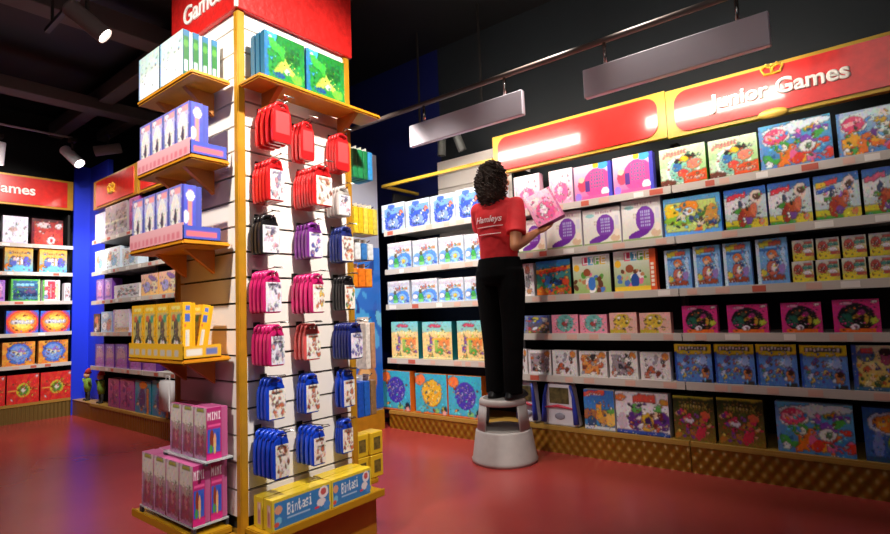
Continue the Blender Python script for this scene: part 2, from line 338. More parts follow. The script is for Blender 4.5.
    a = A(44, 42, '8ad06a', 'dff0d0').rect(.0, .0, .25, .5, 'c8e8c0').ell(.5, .4, .36, .38, 'e8f4ec').ell(.5, .38, .3, .32, '8ad0b8').scrib(.06, .76, .62, .12, 'f08a80', 8, .006).ell(.42, .62, .1, .07, '1a1a20').ell(.66, .72, .12, .08, '1a1a20').ell(.54, .66, .1, .08, 'f0c828').ell(.38, .46, .1, .12, '3a7ac0').ell(.5, .3, .12, .1, 'e0504a').ell(.74, .5, .16, .12, 'f08a70').rect(.5, 0, 1, .28, 'e8582a', 1, .1).ell(.15, .08, .2, .1, '6a3a2a').scrib(.58, .12, .95, .08, 'f8b898', 5)
    D['green_funny'] = (a, '50b030')
    def fruit(s, top):
        a = A(64, 44, '4a8ad0', top).ell(.5, .85, .5, .12, 'e0f0f8', .1).ell(.24, .7, .2, .2, 'f8f4f4', .2).ell(.23, .71, .175, .17, 'e84a7a', .2).scrib(.1, .66, .38, .12, 'f8b0c0', 6, .01).blobs(34, MULTI+['f07a1c', '4ab048', 'f4f0e8', 'e8402a'], .05, .05, .98, .55, .04, .09, s).blobs(14, ['4ab048', 'f07a1c', '8a4ac0', 'f0c830', 'f4f0e8'], .45, .5, .98, .85, .03, .07, s+3)
        return a.ell(.66, .4, .11, .13, 'f0f4f0').ell(.68, .4, .04, .05, '5a7a5a').rect(.28, .05, .42, .36, 'f07a1c').ell(.12, .12, .06, .08, 'f4f4fa').rect(.0, .0, .05, 1, '6a9ad8')
    D['balls_game'] = (fruit(41, '5ab0e0'), 'a8c8e8'); D['balls_pink'] = (fruit(47, 'b8d0e8'), 'a84a80')
    a = A(64, 44, '4a90e0', '6ab8f0').rect(.03, .12, .94, .86, 'c8d87a').ell(.15, .65, .14, .2, 'f0c82a').ell(.45, .72, .17, .16, 'f0902a').ell(.44, .62, .1, .09, 'e0ecf8').ell(.3, .4, .3, .12, '8ac040').blobs(26, ['e8a050', '5a4a3a', 'e07838', 'd8c060', '4a8038', 'e8d8c0', '3a4a90'], .3, .12, .92, .65, .03, .07, 51).ell(.84, .45, .1, .3, 'd89848').rect(.78, .2, .92, .32, '2a4a8a').rect(0, 0, 1, .1, '5aa0f0')
    D['safari_game'] = (a, '4a90e0')
    def dino(s, c1, c2=None):
        a = A(48, 44, '7ab840', '3a70d8').rect(0, .0, 1, .8, 'c8d8dc').ell(.2, .58, .3, .2, 'e8e8ec').rect(.05, .7, .52, .82, c1, 1, .18)
        if c2: a.rect(.05, .58, .48, .67, c2, 1, .2).rect(.05, .72, .28, .84, 'f0c830')
        a.rect(0, 0, 1, .22, 'd8c830').rect(0, 0, .6, .1, '4a9a38').rect(.36, .22, .72, .5, 'c05a30', 1, .1).ell(.42, .25, .12, .2, 'a83a28').ell(.76, .72, .14, .2, 'e8d4c8').ell(.78, .75, .09, .07, '5a3a28').ell(.7, .45, .08, .16, 'e07858').ell(.38, .6, .05, .1, '3a4a6a').ell(.3, .45, .1, .06, '4a9a3a').ell(.55, .2, .1, .1, '7a4aa0').ell(.86, .15, .08, .08, 'd87a5a')
        return a
    D['tree_red'] = (dino(1, 'e03a4a'), '2a60d0'); D['tree_blue'] = (dino(2, 'e04a40', '3a6ad0'), '2a60d0'); D['tree_pink'] = (dino(3, 'd85a80'), '3a60b0')
    a = A(36, 48, '6a9ad8', '7ab8e8').rect(.05, .8, .55, .93, 'd8d040', 1, .1).rect(.4, .84, .8, .93, 'd86a50').rect(.05, .72, .95, .8, '3a6ab0').ell(.5, .65, .14, .1, 'd8703a').ell(.5, .58, .1, .1, 'e8b088').ell(.55, .45, .18, .1, '2a3a80').ell(.5, .35, .2, .16, 'd06a58').ell(.55, .36, .1, .1, 'f0e4e8').rect(.15, .08, .85, .2, 'a04a30').ell(.2, .25, .12, .08, 'd8c848').ell(.85, .5, .08, .3, 'b8d0f0').rect(0, 0, .1, 1, 'c8dcf0').ell(.8, .3, .1, .12, '9a80c8')
    D['pirate_game'] = (a, '88aee0')
    a = A(32, 28, 'c8b838', 'd0ccd8').ell(.28, .6, .22, .24, 'c04a48').ell(.3, .55, .1, .12, '7a2a28').rect(.5, .6, .95, .75, '4a9088').rect(.55, .78, .95, .88, 'c85a58').ell(.4, .2, .4, .2, 'e0d038').rect(.6, .2, 1, .35, 'b8504a').ell(.7, .45, .2, .1, 'e4e0ec')
    D['mini_yellow'] = (a, 'b8b0c0')
    a = A(44, 44, 'c82a7a', 'd8388a').ell(.5, .46, .4, .4, '0e1414').rect(.12, 0, .88, .14, 'd8641c').ell(.28, .4, .14, .2, '1a5a4a').ell(.52, .52, .14, .06, 'c8983a', .7).ell(.62, .6, .1, .08, '8a2a6a').ell(.45, .18, .1, .1, 'e8d8e8').ell(.86, .34, .09, .1, 'b8c83a').ell(.3, .88, .14, .05, 'f0b0d0').ell(.88, .92, .06, .05, 'f8e8f0').ell(.7, .4, .05, .14, 'c89a30').ell(.4, .66, .08, .06, '3a4a3a')
    D['magenta_set'] = (a, 'b02070')
    a = A(48, 44, '4a7ac8', '6a9ae0').rect(0, .78, 1, 1, 'e8d02a').ell(.5, .78, .5, .06, 'e8d02a').rect(.1, .84, .9, .94, '3a2a40').scrib(.13, .85, .88, .08, 'e8e0e8', 9).blobs(36, ['6a4a9a', '9ab0e0', 'a85a5a', '3a5ab8', 'd8c060', 'c8d0f0', '4a8a58'], .08, .1, .85, .72, .03, .06, 61).rect(.68, .45, .86, .72, '9ab0e8').ell(.82, .24, .1, .14, 'c8804a').ell(.82, .34, .1, .06, '4a2a20').rect(.7, 0, .95, .1, '3a3028').rect(0, 0, .06, .8, '2a50b8')
    D['yellow_blue'] = (a, '2a4aa8')
    a = A(44, 44, 'd8b83a', 'dcd0b0').rect(0, 0, .12, 1, '3a5ab0').ell(.32, .78, .2, .14, '5a6aa0').rect(.2, .82, .48, .94, 'd84a4a').ell(.75, .75, .12, .18, 'a84a70').ell(.75, .86, .14, .08, '2a1a1a').blobs(20, ['d89a28', '4a3a80', 'c8583a', 'e8d0a0', '3a5a40'], .15, .05, .95, .55, .04, .09, 63).rect(.0, 0, 1, .08, '3a6a90')
    D['paw_game'] = (a, '2a4aa8')
    a = A(48, 48, '8a6a28', '1e3014').rect(0, .94, 1, 1, 'a8a030').grid(.15, .68, .9, .9, 8, 3, '7a6a2a', .6).scrib(.2, .72, .85, .12, 'a89a48', 9).blobs(40, ['7a3a98', '5a2a78', 'c02a58', 'b8702a', 'a03a2a', '4a5a20', 'd8a880'], .05, .08, .95, .65, .04, .08, 71).ell(.4, .45, .1, .06, 'd8d0e0').ell(.78, .6, .12, .08, 'c85a38').ell(.65, .2, .1, .2, 'c82a4a', -.5)
    D['jungle_game'] = (a, '3a3a14')
    a = A(40, 44, '3a6ab8', '2a5aa0').ell(.45, .72, .36, .2, 'c8d0e8').ell(.48, .72, .28, .15, 'e88a2a').ell(.42, .72, .1, .05, 'f0c048').ell(.3, .3, .12, .25, '7a90d0').ell(.6, .35, .1, .15, '98b038').rect(0, 0, 1, .1, '30507a')
    D['pumpkin_game'] = (a, '203a70')
    a = A(40, 40, 'e87aaa', 'f4d0e0').ell(.5, .35, .32, .3, 'e8528e').ell(.45, .4, .14, .14, 'f8dce8').ell(.3, .75, .2, .1, 'f4e4e8').rect(.92, 0, 1, 1, 'd06a98').blobs(16, ['fbe4ee', 'e06a98', 'c8d0c8', 'f0a0c0'], .1, .1, .9, .9, .03, .08, 8)
    D['held_pink'] = (a, '9a2458')
    # middle wall
    D['lilac_pale'] = (A(12, 30, 'c8c4e0', 'd8d4e8').rect(.2, .2, .8, .3, 'a8a0c8').ell(.5, .6, .3, .15, 'e8e4f0'), 'c0b8d8')
    D['grey_rows'] = (A(30, 30, 'b0a4a8', 'a89ca0').rect(0, .45, 1, .5, 'd8d0b8').rect(0, .2, 1, .25, 'd8d0b8').blobs(26, ['d0c8c4', '8a7a80', '706068', 'c0a8a0'], 0, 0, 1, 1, .04, .08, 80), '988c90')
    D['white_blue'] = (A(24, 30, 'dce8f0', 'e8f0f8').ell(.6, .4, .2, .25, '7ab0d8').ell(.3, .6, .15, .2, 'e09a80').blobs(14, ['8ac0e0', 'f4f8fc', 'd8a8a0', 'b0c8e0'], .1, .1, .9, .9, .04, .08, 81), 'c8d8e8')
    D['purple_doll'] = (A(16, 36, 'b888d0', '9a6ac8').ell(.5, .65, .25, .2, 'e0b0d8').ell(.5, .3, .22, .22, 'd080b8').rect(.1, .1, .9, .2, '7a4ab0').rect(0, 0, .1, 1, '6a3aa0').scrib(.2, .85, .8, .08, 'd8c8f0', 3), '6a3a98')
    D['white_kit'] = (A(32, 22, 'd8d0d8', 'e4dce0').blobs(18, ['5a5a6a', '9a8a98', 'b8c8c8', 'd88a80', '3a3a48'], .15, .2, .95, .8, .03, .07, 83).rect(0, 0, .12, 1, 'f0e4e8'), 'd8d0d4')
    D['orange_doll'] = (A(30, 30, 'f0c070', 'f0b8a8').ell(.35, .4, .2, .25, 'a8a0e0').ell(.7, .75, .3, .1, '8a60b0', -.5).ell(.75, .4, .18, .25, 'e8d0b0').blobs(10, ['d84a5a', 'f0d8c0', '9a70c0'], .1, .1, .9, .6, .03, .06, 84), 'e0a860')
    D['black_figure'] = (A(14, 30, '16142a').ell(.45, .65, .3, .22, 'c86a50').ell(.6, .3, .2, .2, 'c8a090', -.4).ell(.3, .15, .2, .12, 'd8d4e0'), '14142a')
    D['blue_white'] = (A(22, 32, '9ab0d0', '9ac8e8').ell(.4, .8, .3, .15, 'd0e4f4').ell(.7, .35, .2, .3, 'c88a80', -.4).ell(.3, .3, .2, .2, 'e8e8f4'), '8090c0')
    D['white_doll'] = (A(22, 34, 'e4dce8', 'ece8f4').rect(0, 0, 1, .2, 'd8b088').ell(.5, .55, .25, .3, 'f8f4fa').rect(0, 0, .1, 1, 'a890d0'), 'c0b0d0')
    D['mauve_doll'] = (A(20, 40, 'a86ab0', '8a5ab8').ell(.5, .5, .35, .35, 'c89aa8').ell(.5, .25, .3, .2, 'b06ac0').scrib(.2, .82, .8, .1, 'c8b0e0', 3).rect(0, 0, .12, 1, '5a2a80'), '5a2a80')
    D['pink_doll'] = (A(24, 40, 'a04a88', 'b860a0').blobs(16, ['e08ab8', '7a2a70', 'd8a8a0', '6a3a90', 'c83a80'], .1, .1, .9, .9, .06, .12, 85).rect(.45, .1, .52, .9, '6a2060'), '8a3078')
    D['blue_orange'] = (A(28, 44, '2a7aa8', '3a98b0').ell(.45, .45, .3, .4, '7a80a0').ell(.45, .45, .2, .32, '5a3a78').ell(.5, .86, .25, .12, 'e87a2a').rect(.7, 0, .85, .8, 'd8803a').blobs(8, ['e87a2a', '30508a', 'e8c8b0'], .1, .05, .9, .3, .04, .08, 86), '1a7088')
    # left wall
    D['plain_white'] = (A(30, 30, 'e4e0f0', 'dcd8ec').ell(.4, .52, .18, .08, 'c8a8a0').scrib(.28, .5, .52, .05, 'a8806a', 4).rect(0, 0, 1, .06, 'c8c4dc').rect(.9, 0, 1, 1, 'f0ecf8'), 'd8d4e8')
    D['red_white'] = (A(36, 28, 'c83a34', 'a0302c').ell(.6, .3, .3, .25, 'd84a40').ell(.62, .18, .14, .14, 'f0e4e4').ell(.62, .18, .05, .07, 'c8202a').ell(.35, .75, .25, .12, 'e8c8c8').ell(.85, .75, .12, .1, 'e8d8d8').rect(0, 0, .08, 1, '6a1a24').rect(0, .9, 1, 1, '4a1a20'), '5a1a20')
    D['hero_game'] = (A(36, 34, '58a8e0', 'e8a030').rect(.12, .3, .88, .72, 'd8a84a').scrib(.15, .72, .85, .1, 'a85a20', 8).ell(.3, .42, .14, .2, '5a60c0').ell(.78, .42, .14, .2, '5a58c0').rect(.42, .3, .5, .6, 'e8e0f0').rect(.56, .3, .64, .6, 'e0d8f0').ell(.35, .5, .07, .1, 'e0c0c0').ell(.1, .2, .1, .12, 'f08a28').ell(.5, .12, .4, .14, '6ab8e8').ring(.5, .5, .72, .72, 'e8a838', .06), 'c87a20')
    D['green_frame'] = (A(40, 32, '2a4a6a', '3a6a98').ell(.5, .3, .4, .18, '183058').rect(.18, .68, .8, .82, '8ac8f0').rect(.18, .63, .8, .67, '8a5a3a').ell(.65, .45, .2, .1, '5a4a70').ell(.6, .16, .36, .06, '4a7a9a'), '58b04a')
    ff = D['green_frame'][0]; ff.rect(0, 0, .08, 1, '58b048').rect(0, 0, 1, .07, '58b048').rect(0, .93, 1, 1, '58b048').rect(.93, 0, 1, 1, 'a8e090')
    D['red_stripe'] = (A(28, 32, 'e8e4ec').rect(.3, .1, .7, .95, 'e84050').rect(.42, .2, .5, .8, 'f0a0a8').rect(0, 0, .12, 1, '58b048').ell(.2, .6, .1, .1, 'e05060').ell(.85, .5, .12, .4, 'f0d8b0').ell(.2, .2, .14, .1, '8a90c0'), 'd8d4e0')
    def sun():
        a = A(48, 34, '3a68d0', '3a70d8'); 
        for r, c in ((.62, '9a4aa0'), (.55, 'e8503a'), (.46, 'f08a38'), (.36, 'f4c048'), (.26, 'f8e070')): a.ell(.5, .48, r*.9, r, c)
        return a.rect(.14, .42, .86, .6, 'b0b8dc', .8).scrib(.18, .44, .82, .14, 'e0e0f0', 9)
    D['sunburst'] = (sun(), '2a50b0')
    D['blue_disc'] = (A(44, 36, 'e0963a', 'e8a848').rays(.5, .5, 8, 'd86a30', .5).ell(.5, .5, .38, .44, '4a70d0').ell(.5, .5, .3, .34, '7a9ae0').ell(.5, .5, .12, .1, 'd8d8c0').blobs(10, ['a8b8e8', '9a70c0', 'e0d8a0'], .25, .3, .75, .7, .03, .06, 90).scrib(.2, .9, .8, .07, '8a4a30', 10), 'b87028')
    D['red_disc'] = (A(48, 36, 'c8282c', 'd8302e').rays(.5, .5, 10, 'e0603a', .35).ell(.5, .45, .22, .24, 'c8b838').ell(.5, .45, .16, .18, '5a8a38').ell(.5, .45, .08, .08, 'd8d0c0').rect(.05, .44, .3, .47, 'e0a84a').rect(.7, .44, .95, .47, 'e0a84a').ell(.92, .9, .05, .05, 'e8b8c0'), 'a01820')
    # tower
    D['green_fizz'] = (A(44, 44, '2a8a3a', '1a6a2a').rect(0, .65, .3, 1, '3a9ac8').ell(.12, .82, .1, .1, 'e8f0f8').ell(.45, .35, .3, .1, '9ad048', .8).ell(.6, .3, .25, .06, 'd8e858', -.6).ell(.3, .7, .3, .12, '38a038', -.5).ell(.7, .6, .2, .2, '1a5a24').rect(0, 0, .08, 1, '2a6a9a').ell(.55, .25, .07, .06, 'f0f4c8').ell(.8, .15, .14, .1, '68b83a').ell(.35, .12, .15, .06, '1a4a80'), '2a6a8a')
    D['pale_back'] = (A(24, 36, 'e8eef0', 'b8ccc8').rect(.9, 0, .96, 1, 'a8c8b8').ell(.45, .7, .4, .15, 'c0d4d0').rect(0, 0, 1, .35, 'eceef4').rect(0, 0, .05, 1, '8ab0d8'), 'dfe6e8')
    ARTS['pale_back'] = (*ARTS['pale_back'], A(8, 36, '145a20', '2a70a0').rect(.1, .2, .9, .85, '1c6a28').ell(.5, .7, .4, .08, '4a9030').rect(.3, .08, .7, .34, 'b8ccd0').rect(0, .0, .15, 1, '1a4a70'))
    dd = A(20, 44, '6a6cc0', '8080cc').rect(.12, .05, .88, .9, 'c8c4e8').ell(.5, .45, .34, .4, 'f0e8e4').ell(.5, .58, .12, .1, 'f4ece4').ell(.5, .4, .09, .16, '5a4a60').rect(.1, .84, .9, .96, 'f0a0a8').ell(.3, .9, .15, .05, 'f8e4e8')
    ds = A(14, 44, '4a58c0', '5a60c8').rect(.45, .05, .75, .9, 'f08a80').ell(.6, .8, .3, .1, 'ecE8f4'.lower()).ell(.3, .4, .2, .12, 'd8d4f0').rect(0, 0, .12, 1, '3a3a98')
    D['stork_doll'] = (dd, '5058b0', ds)
    gt = A(22, 48, 'e8ac20', 'f0b428').rect(.12, .04, .88, .84, 'c8b068').ell(.5, .22, .34, .2, '4a4038').ell(.5, .2, .22, .13, 'e0d8d0').ell(.5, .2, .06, .05, 'a87a50').ell(.5, .5, .16, .2, '6a5a50').ell(.35, .72, .12, .08, 'd86a48').ell(.7, .72, .12, .08, '5a9a80').rect(.2, .87, .8, .94, 'f4d878')
    gs = A(16, 48, 'eeb424').rect(.25, .65, .8, .8, '4a6ac0').rect(.3, .85, .8, .93, '5a78c8').rect(.3, .1, .75, .5, 'e8e0c8').rect(.35, .12, .5, .45, 'c8c8d0').ell(.3, .58, .1, .03, 'e06a48')
    D['guitar_toy'] = (gt, 'eab020', gs)
    md = A(18, 44, '7a3a50', 'd8cccc').rect(.0, .0, .1, 1, 'c890b8').rect(.08, .62, .95, .96, 'e0d4cc').ell(.5, .3, .3, .28, '9a4a60').ell(.5, .35, .12, .12, 'c07880').ell(.5, .94, .3, .04, 'a8a848').rect(.05, .0, .95, .06, 'b080a8').ell(.5, .55, .3, .08, 'b89a98')
    ms = A(40, 46, 'b02068', 'b02e70').text('MINI', .08, .76, .9, .15, 'f0e8f0').rect(.1, .62, .95, .68, 'e85a9a').rect(.08, .12, .92, .58, '3a5ac0').ell(.35, .4, .14, .18, '8a3a28').ell(.55, .32, .1, .18, 'e0a078').ell(.75, .38, .1, .14, '2a50b8').ell(.3, .2, .12, .08, '4a9a4a').ell(.55, .2, .08, .12, 'd8b878').rect(0, .0, 1, .1, 'd82a80')
    D['mini_doll'] = (md, 'b85a8c', ms)
    bf = A(110, 40, 'e0c83c').rect(.04, .06, .96, .9, '3a80c0').text('Bintasi', .24, .4, .42, .36, 'e8eef4', .01).rect(.24, .28, .62, .32, 'a8c8e8').ell(.1, .65, .06, .14, 'e0a080').ell(.1, .3, .05, .12, '7ac0e0').ell(.86, .72, .09, .2, 'f0e4e8').ell(.86, .74, .05, .12, 'c85a5a').ell(.82, .4, .08, .14, 'e8e0e4').rect(.7, .22, .78, .3, 'd83a50').ell(.92, .25, .06, .14, '4a90d8').ell(.07, .2, .04, .08, 'd85a50')
    D['bintasi'] = (bf, 'e0c030')
    D['bintasi_end'] = (A(28, 30, 'e0c42c').rect(.3, .15, .78, .85, 'd8a8a0').ell(.5, .4, .12, .25, 'b87a80').ell(.6, .7, .12, .1, 'e8d0c8'), 'e0c42c')
    D['yellow_pack'] = (A(20, 30, 'e8c83a').rect(.3, .25, .7, .7, '7a6a30').rect(.35, .3, .6, .6, 'b8a040'), 'dcb820')
    D['green_pack'] = (A(10, 30, '188a4a').grid(.2, .1, .9, .9, 1, 4, 'b8d8b8', .6).rect(.3, .3, .7, .4, 'c85a40'), '188048')
defart()
MESH = {}
def art_mesh(key, lidded=True):
    if key not in MESH:
        t = ARTS[key]; sd = sum(map(ord, key)); organic(t[0], sd, 0 if key in ('life_a', 'life_b', 'bintasi', 'purple_cap', 'pink_grid') else .007)
        if len(t) > 2 and isinstance(t[2], Art): organic(t[2], sd+1, .001)
        MESH[key] = card_mesh('game_box', t[0], t[1], t[2] if len(t) > 2 and isinstance(t[2], Art) else None, t[3] if len(t) > 3 else None, lidded, ARTS['bintasi_end'][0] if key == 'bintasi' else None)
    return MESH[key]
def game_box(name, key, loc, dims, rz, label, group, cat='box', rx=0):
    o = bpy.data.objects.new(name, art_mesh(key)); COL.objects.link(o)
    o.location = loc; o.scale = dims; o.rotation_euler = (rx, 0, rz)
    return tag(o, label, cat, group)
# ------------------------------------------------------------------ room shell
def floor_mat():
    M = mat('red_floor', '963430', .27, noise=.1, scale=1.6); nt = M.node_tree; b = nt.nodes['Principled BSDF']
    return M
tag(boxobj('floor', (-3, -3, -.1), (4.1, 7.9, 0), floor_mat()), kind='structure')
tag(boxobj('ceiling', (-3, -3, 3.6), (4.1, 7.9, 3.7), BLACK), kind='structure')
WALLD = mat('dark_wall_paint', '20262a', .6, noise=.1, scale=3)
NAVY = mat('navy_wall', '101c60', .55)
tag(boxobj('wall_right', (4.0, -3, 0), (4.1, 3.16, 3.6), WALLD), kind='structure')
tag(boxobj('wall_far_right', (4.0, 3.16, 0), (4.1, 7.9, 3.6), NAVY), kind='structure')
tag(boxobj('wall_back', (-3, 7.8, 0), (4.0, 7.9, 3.6), BLACK), kind='structure')
# ------------------------------------------------------------------ shelving of the right wall
XF = 3.5; XB = 3.52
KERB = mat_quilt('quilted_gold_panel', '8a5c14', 1, 95, 70, .006)
KERBR = mat_quilt('ribbed_gold_panel', '8a5c18', 1, 170, 0, .005)
KERBL = mat_quilt('ribbed_gold_panel_b', '7a6434', 0, 170, 0, .004)
TICK = mat('price_ticket', 'c4604e', .4)
RAILM = mat('price_rail', 'c8c0b8', .35)
def shelf_unit(name, label, X, y0, y1, zs, kz, depth, back, lip=.044, kerb=KERB, seed=0, top=2.06, along='y'):
    """wall unit: dark back, plinth, shelves with a price rail. Front in the plane X (or y when along='x')"""
    t = empty(name); tag(t, label, 'shelving', 'wall shelving units')
    R = random.Random(seed)
    def B(bm, a0, a1, d0, d1, z0, z1, mi=0):
        if along == 'y': box(bm, (X+d0, a0, z0), (X+d1, a1, z1), mi)
        else: box(bm, (a0, X+d0, z0), (a1, X+d1, z1), mi)
    bm = bmesh.new(); B(bm, y0, y1, depth-.02, depth, 0, top); link('back_panel', bm, back, t)
    bm = bmesh.new(); B(bm, y0+.001, y1-.001, .012, depth-.02, 0, kz-.012); link('plinth', bm, DARK, t)
    bm = bmesh.new(); B(bm, y0+.001, y1-.001, 0, .012, 0, kz-.03); link('plinth_panel', bm, kerb, t)
    bm = bmesh.new(); B(bm, y0+.001, y1-.001, -.004, depth-.02, kz-.012, kz); B(bm, y0+.001, y1-.001, -.006, .012, kz-.028, kz-.012); link('plinth_top', bm, mat('gold_edge', 'a8813a', .4, .1), t)
    for s in (y0, y1-.022):
        bm = bmesh.new(); B(bm, s, s+.022, .12, depth-.02, kz, top-.002); link('upright', bm, DARK, t)
    for z in zs:
        bm = bmesh.new(); B(bm, y0+.003, y1-.003, .004, depth-.022, z-.018, z); so = link('shelf', bm, SHELFM, t)
        bm = bmesh.new(); B(bm, y0+.002, y1-.002, -.006, .004, z-lip, z+.004)
        a = y0+.05
        while a < y1-.1:
            wd = R.uniform(.05, .085); B(bm, a, a+wd, -.0075, -.006, z-lip+.006, z-.004, R.choice((1, 2, 3, 3))); a += wd+R.uniform(.02, .22)
        link('price_rail', bm, [RAILM, TICK, WHITE, mat('pale_ticket', 'dab0a0', .4)], so)
    return t
Zc = [1.757, 1.437, 1.11, .835, .538]
shelf_unit('shelving_unit', 'tall wall shelving at far right under the lettered red sign', XF, -.45, .927, Zc, .185, .46, DARK, seed=1)
shelf_unit('shelving_unit', 'tall wall shelving behind the person, under the glaring left sign', XF, .93, 2.13, Zc, .185, .46, DARK, seed=2)
slatb = WHITE
Za = [1.772, 1.417, 1.098, .618]
shelf_unit('shelving_unit', 'open-topped wall shelving left of the person with white backboard', XF, 2.133, 3.47, Za, .155, .46, mat('navy_back', '0c1030', .5), seed=3, top=2.15)
# white slatted backboard above bay A (a part of that unit)
uA = bpy.data.objects['shelving_unit.002']
bm = bmesh.new()
for i in range(7): box(bm, (3.91, 2.16, 1.5+i*.135), (3.938, 3.14, 1.5+i*.135+.127))
link('slatted_backboard', bm, SLAT, uA)
# yellow rail frame continuing the sign over the open bay
fr = empty('sign_rail', (XF+.005, 2.3, 2.2)); tag(fr, 'yellow square rail running left from the sign over the open bay', 'rail')
bm = bmesh.new(); box(bm, (-.013, -.05, -.013), (.013, 1.18, .013)); link('long_rail', bm, YEL, fr)
bm = bmesh.new(); box(bm, (.013, 1.15, -.015), (.48, 1.175, .011)); link('return_rail', bm, YEL, fr)
# ------------------------------------------------------------------ signs
def crown(bm, M, s):
    # flat crown: band, arched body with an opening, five points with beads
    tube(bm, [M @ Vector((-s*.7, 0, -.3*s)), M @ Vector((0, 0, -.36*s)), M @ Vector((s*.7, 0, -.3*s))], s*.11, 6)
    for k in (-1, 1):
        tube(bm, [M @ Vector((k*s*.65, 0, -.2*s)), M @ Vector((k*s*.85, 0, .2*s)), M @ Vector((k*s*.5, 0, .42*s)), M @ Vector((k*s*.08, 0, .2*s)), M @ Vector((k*s*.05, 0, -.2*s))], s*.1, 6)
    for x, z in ((-.85, .34), (-.42, .58), (0, .5), (.42, .58), (.85, .34)):
        bmesh.ops.create_icosphere(bm, subdivisions=1, radius=s*.11, matrix=M @ Matrix.Translation((x*s, 0, z*s)))
def header(name, label, x, y0, y1, z0, z1, badge_y=None, along='y', endw=.05, text=None, tsize=.14, ty=None, tz=None, cy=None, round_end=True):
    """red sign board with a yellow border; runs along y at depth x (or along x)"""
    t = empty(name, (0, 0, 0)); tag(t, label, 'sign', 'red header signs')
    def Pm(a, d, z): return (x+d, a, z) if along == 'y' else (a, x+d, z)
    def BX(bm, a0, a1, d0, d1, za, zb): 
        p, q = Pm(a0, d0, za), Pm(a1, d1, zb); box(bm, tuple(map(min, p, q)), tuple(map(max, p, q)))
    bm = bmesh.new(); BX(bm, y0, y1, .004, .05, z0, z1); link('board', bm, YEL if round_end else GOLD, t)
    # red field with rounded corners
    bm = bmesh.new(); e = .022; a0, a1, b0, b1 = y0+endw, y1-endw, z0+e, z1-e; rr = .08 if round_end else .01; pts = []
    for (ca, cb, t0) in ((a1-rr, b1-rr, 0), (a0+rr, b1-rr, 90), (a0+rr, b0+rr, 180), (a1-rr, b0+rr, 270)):
        for k in range(7):
            an = math.radians(t0+k*15); pts.append((ca+rr*math.cos(an), cb+rr*math.sin(an)))
    f1 = [bm.verts.new(Pm(a, -.004, b)) for a, b in pts]; f2 = [bm.verts.new(Pm(a, .006, b)) for a, b in pts]
    bm.faces.new(f1); bm.faces.new(f2[::-1])
    for i in range(len(pts)): bm.faces.new((f1[i], f1[(i+1) % len(pts)], f2[(i+1) % len(pts)], f2[i]))
    bmesh.ops.recalc_face_normals(bm, faces=bm.faces[:]); link('red_panel', bm, RED, t)
    xd = (0, -1, 0) if along == 'y' else (1, 0, 0)
    if text: text_obj('lettering', text, tsize, mat('sign_white', 'f4efe8', .4), t, Pm(ty, -.009, tz), xd, .001, .0045)
    if cy is not None:
        bm = bmesh.new(); s = .055
        M = Matrix.Translation(Pm(cy[0], -.01, cy[1])) @ Matrix.Rotation(math.radians(-90 if along == 'y' else 0), 4, 'Z'); crown(bm, M, cy[2]); link('crown', bm, mat('crown_gold', 'e8b83a', .3, .3), t)
    if badge_y is not None:
        bm = bmesh.new(); M = Matrix.Translation(Pm(badge_y, -.006, z0+.012))
        bmesh.ops.create_uvsphere(bm, u_segments=20, v_segments=8, radius=1, matrix=M @ (Matrix.Diagonal((.012, .075, .028, 1)) if along == 'y' else Matrix.Diagonal((.075, .012, .028, 1)))); link('oval_badge', bm, mat('badge_gold', 'e0b850', .35, .2), t, True)
    return t
header('header_sign', 'red sign with yellow border and bright glare, above the person', XF, .932, 2.245, 2.075, 2.378, badge_y=None)
yG = hx(737, 2.2, X=XF)
header('header_sign', 'red sign lettered Junior Games with a small gold crown', XF, -.9, .928, 2.065, 2.368, badge_y=hx(773, 2.08, X=XF), text='Junior Games', tsize=.122, ty=hx(712, 2.2, X=XF), tz=2.18, cy=(hx(772, 2.32, X=XF), 2.325, .062))
# ------------------------------------------------------------------ boxes on the right wall
def row(X, z, items, shelfname, rz=-math.pi/2, Y=None, unit_group=''):
    n = {}
    for it in items:
        key, p0, p1, pt, desc = it[:5]; depth = it[5] if len(it) > 5 else .07; dz = it[6] if len(it) > 6 else 0; zf = z+dz
        n[desc] = n.get(desc, 0)+1
    cnt = {}
    for it in items:
        key, p0, p1, pt, desc = it[:5]; depth = it[5] if len(it) > 5 else .07; dz = it[6] if len(it) > 6 else 0; zf = z+dz
        if Y is None:
            a, b = hx(p0, zf, X=X), hx(p1, zf, X=X); top = hz(pt, X, a); cx = (a+b)/2; wd = abs(a-b); loc = (X, cx, zf+.0005)
        else:
            a, b = hx(p0, zf, Y=Y), hx(p1, zf, Y=Y); top = hz(pt, a, Y); cx = (a+b)/2; wd = abs(a-b); loc = (cx, Y, zf+.0005)
        cnt[desc] = cnt.get(desc, 0)+1
        lab = f"{desc}, {ORD[cnt[desc]-1]} from left on {shelfname}" if n[desc] > 1 else f"{desc} on {shelfname}"
        game_box('game_box', key, loc, (wd-.006, depth, top-zf-.001), rz, lab, f"{desc} on {shelfname}" if n[desc] > 1 else None)
R1, R2, R3, R4, R5, R6 = Zc+[.186]
ws, wb = 'white boxed craft wheel set', 'white box with blue wheel'
row(XB, Za[0]+.0, [('wheel_white', 382, 405, 206, ws), ('wheel_white', 406, 430, 202, ws), ('wheel_white', 431, 455, 197, ws), ('wheel_white', 456, 481, 191, ws), ('wheel_white', 482, 506, 186, ws)], "open bay's top shelf")
row(XB, Za[1], [('wheel_blue', 388, 412, 244, wb), ('wheel_blue', 413, 438, 241, wb), ('wheel_blue', 439, 464, 238, wb), ('wheel_blue', 465, 490, 235, wb), ('wheel_blue', 491, 511, 231, wb)], "open bay's second shelf")
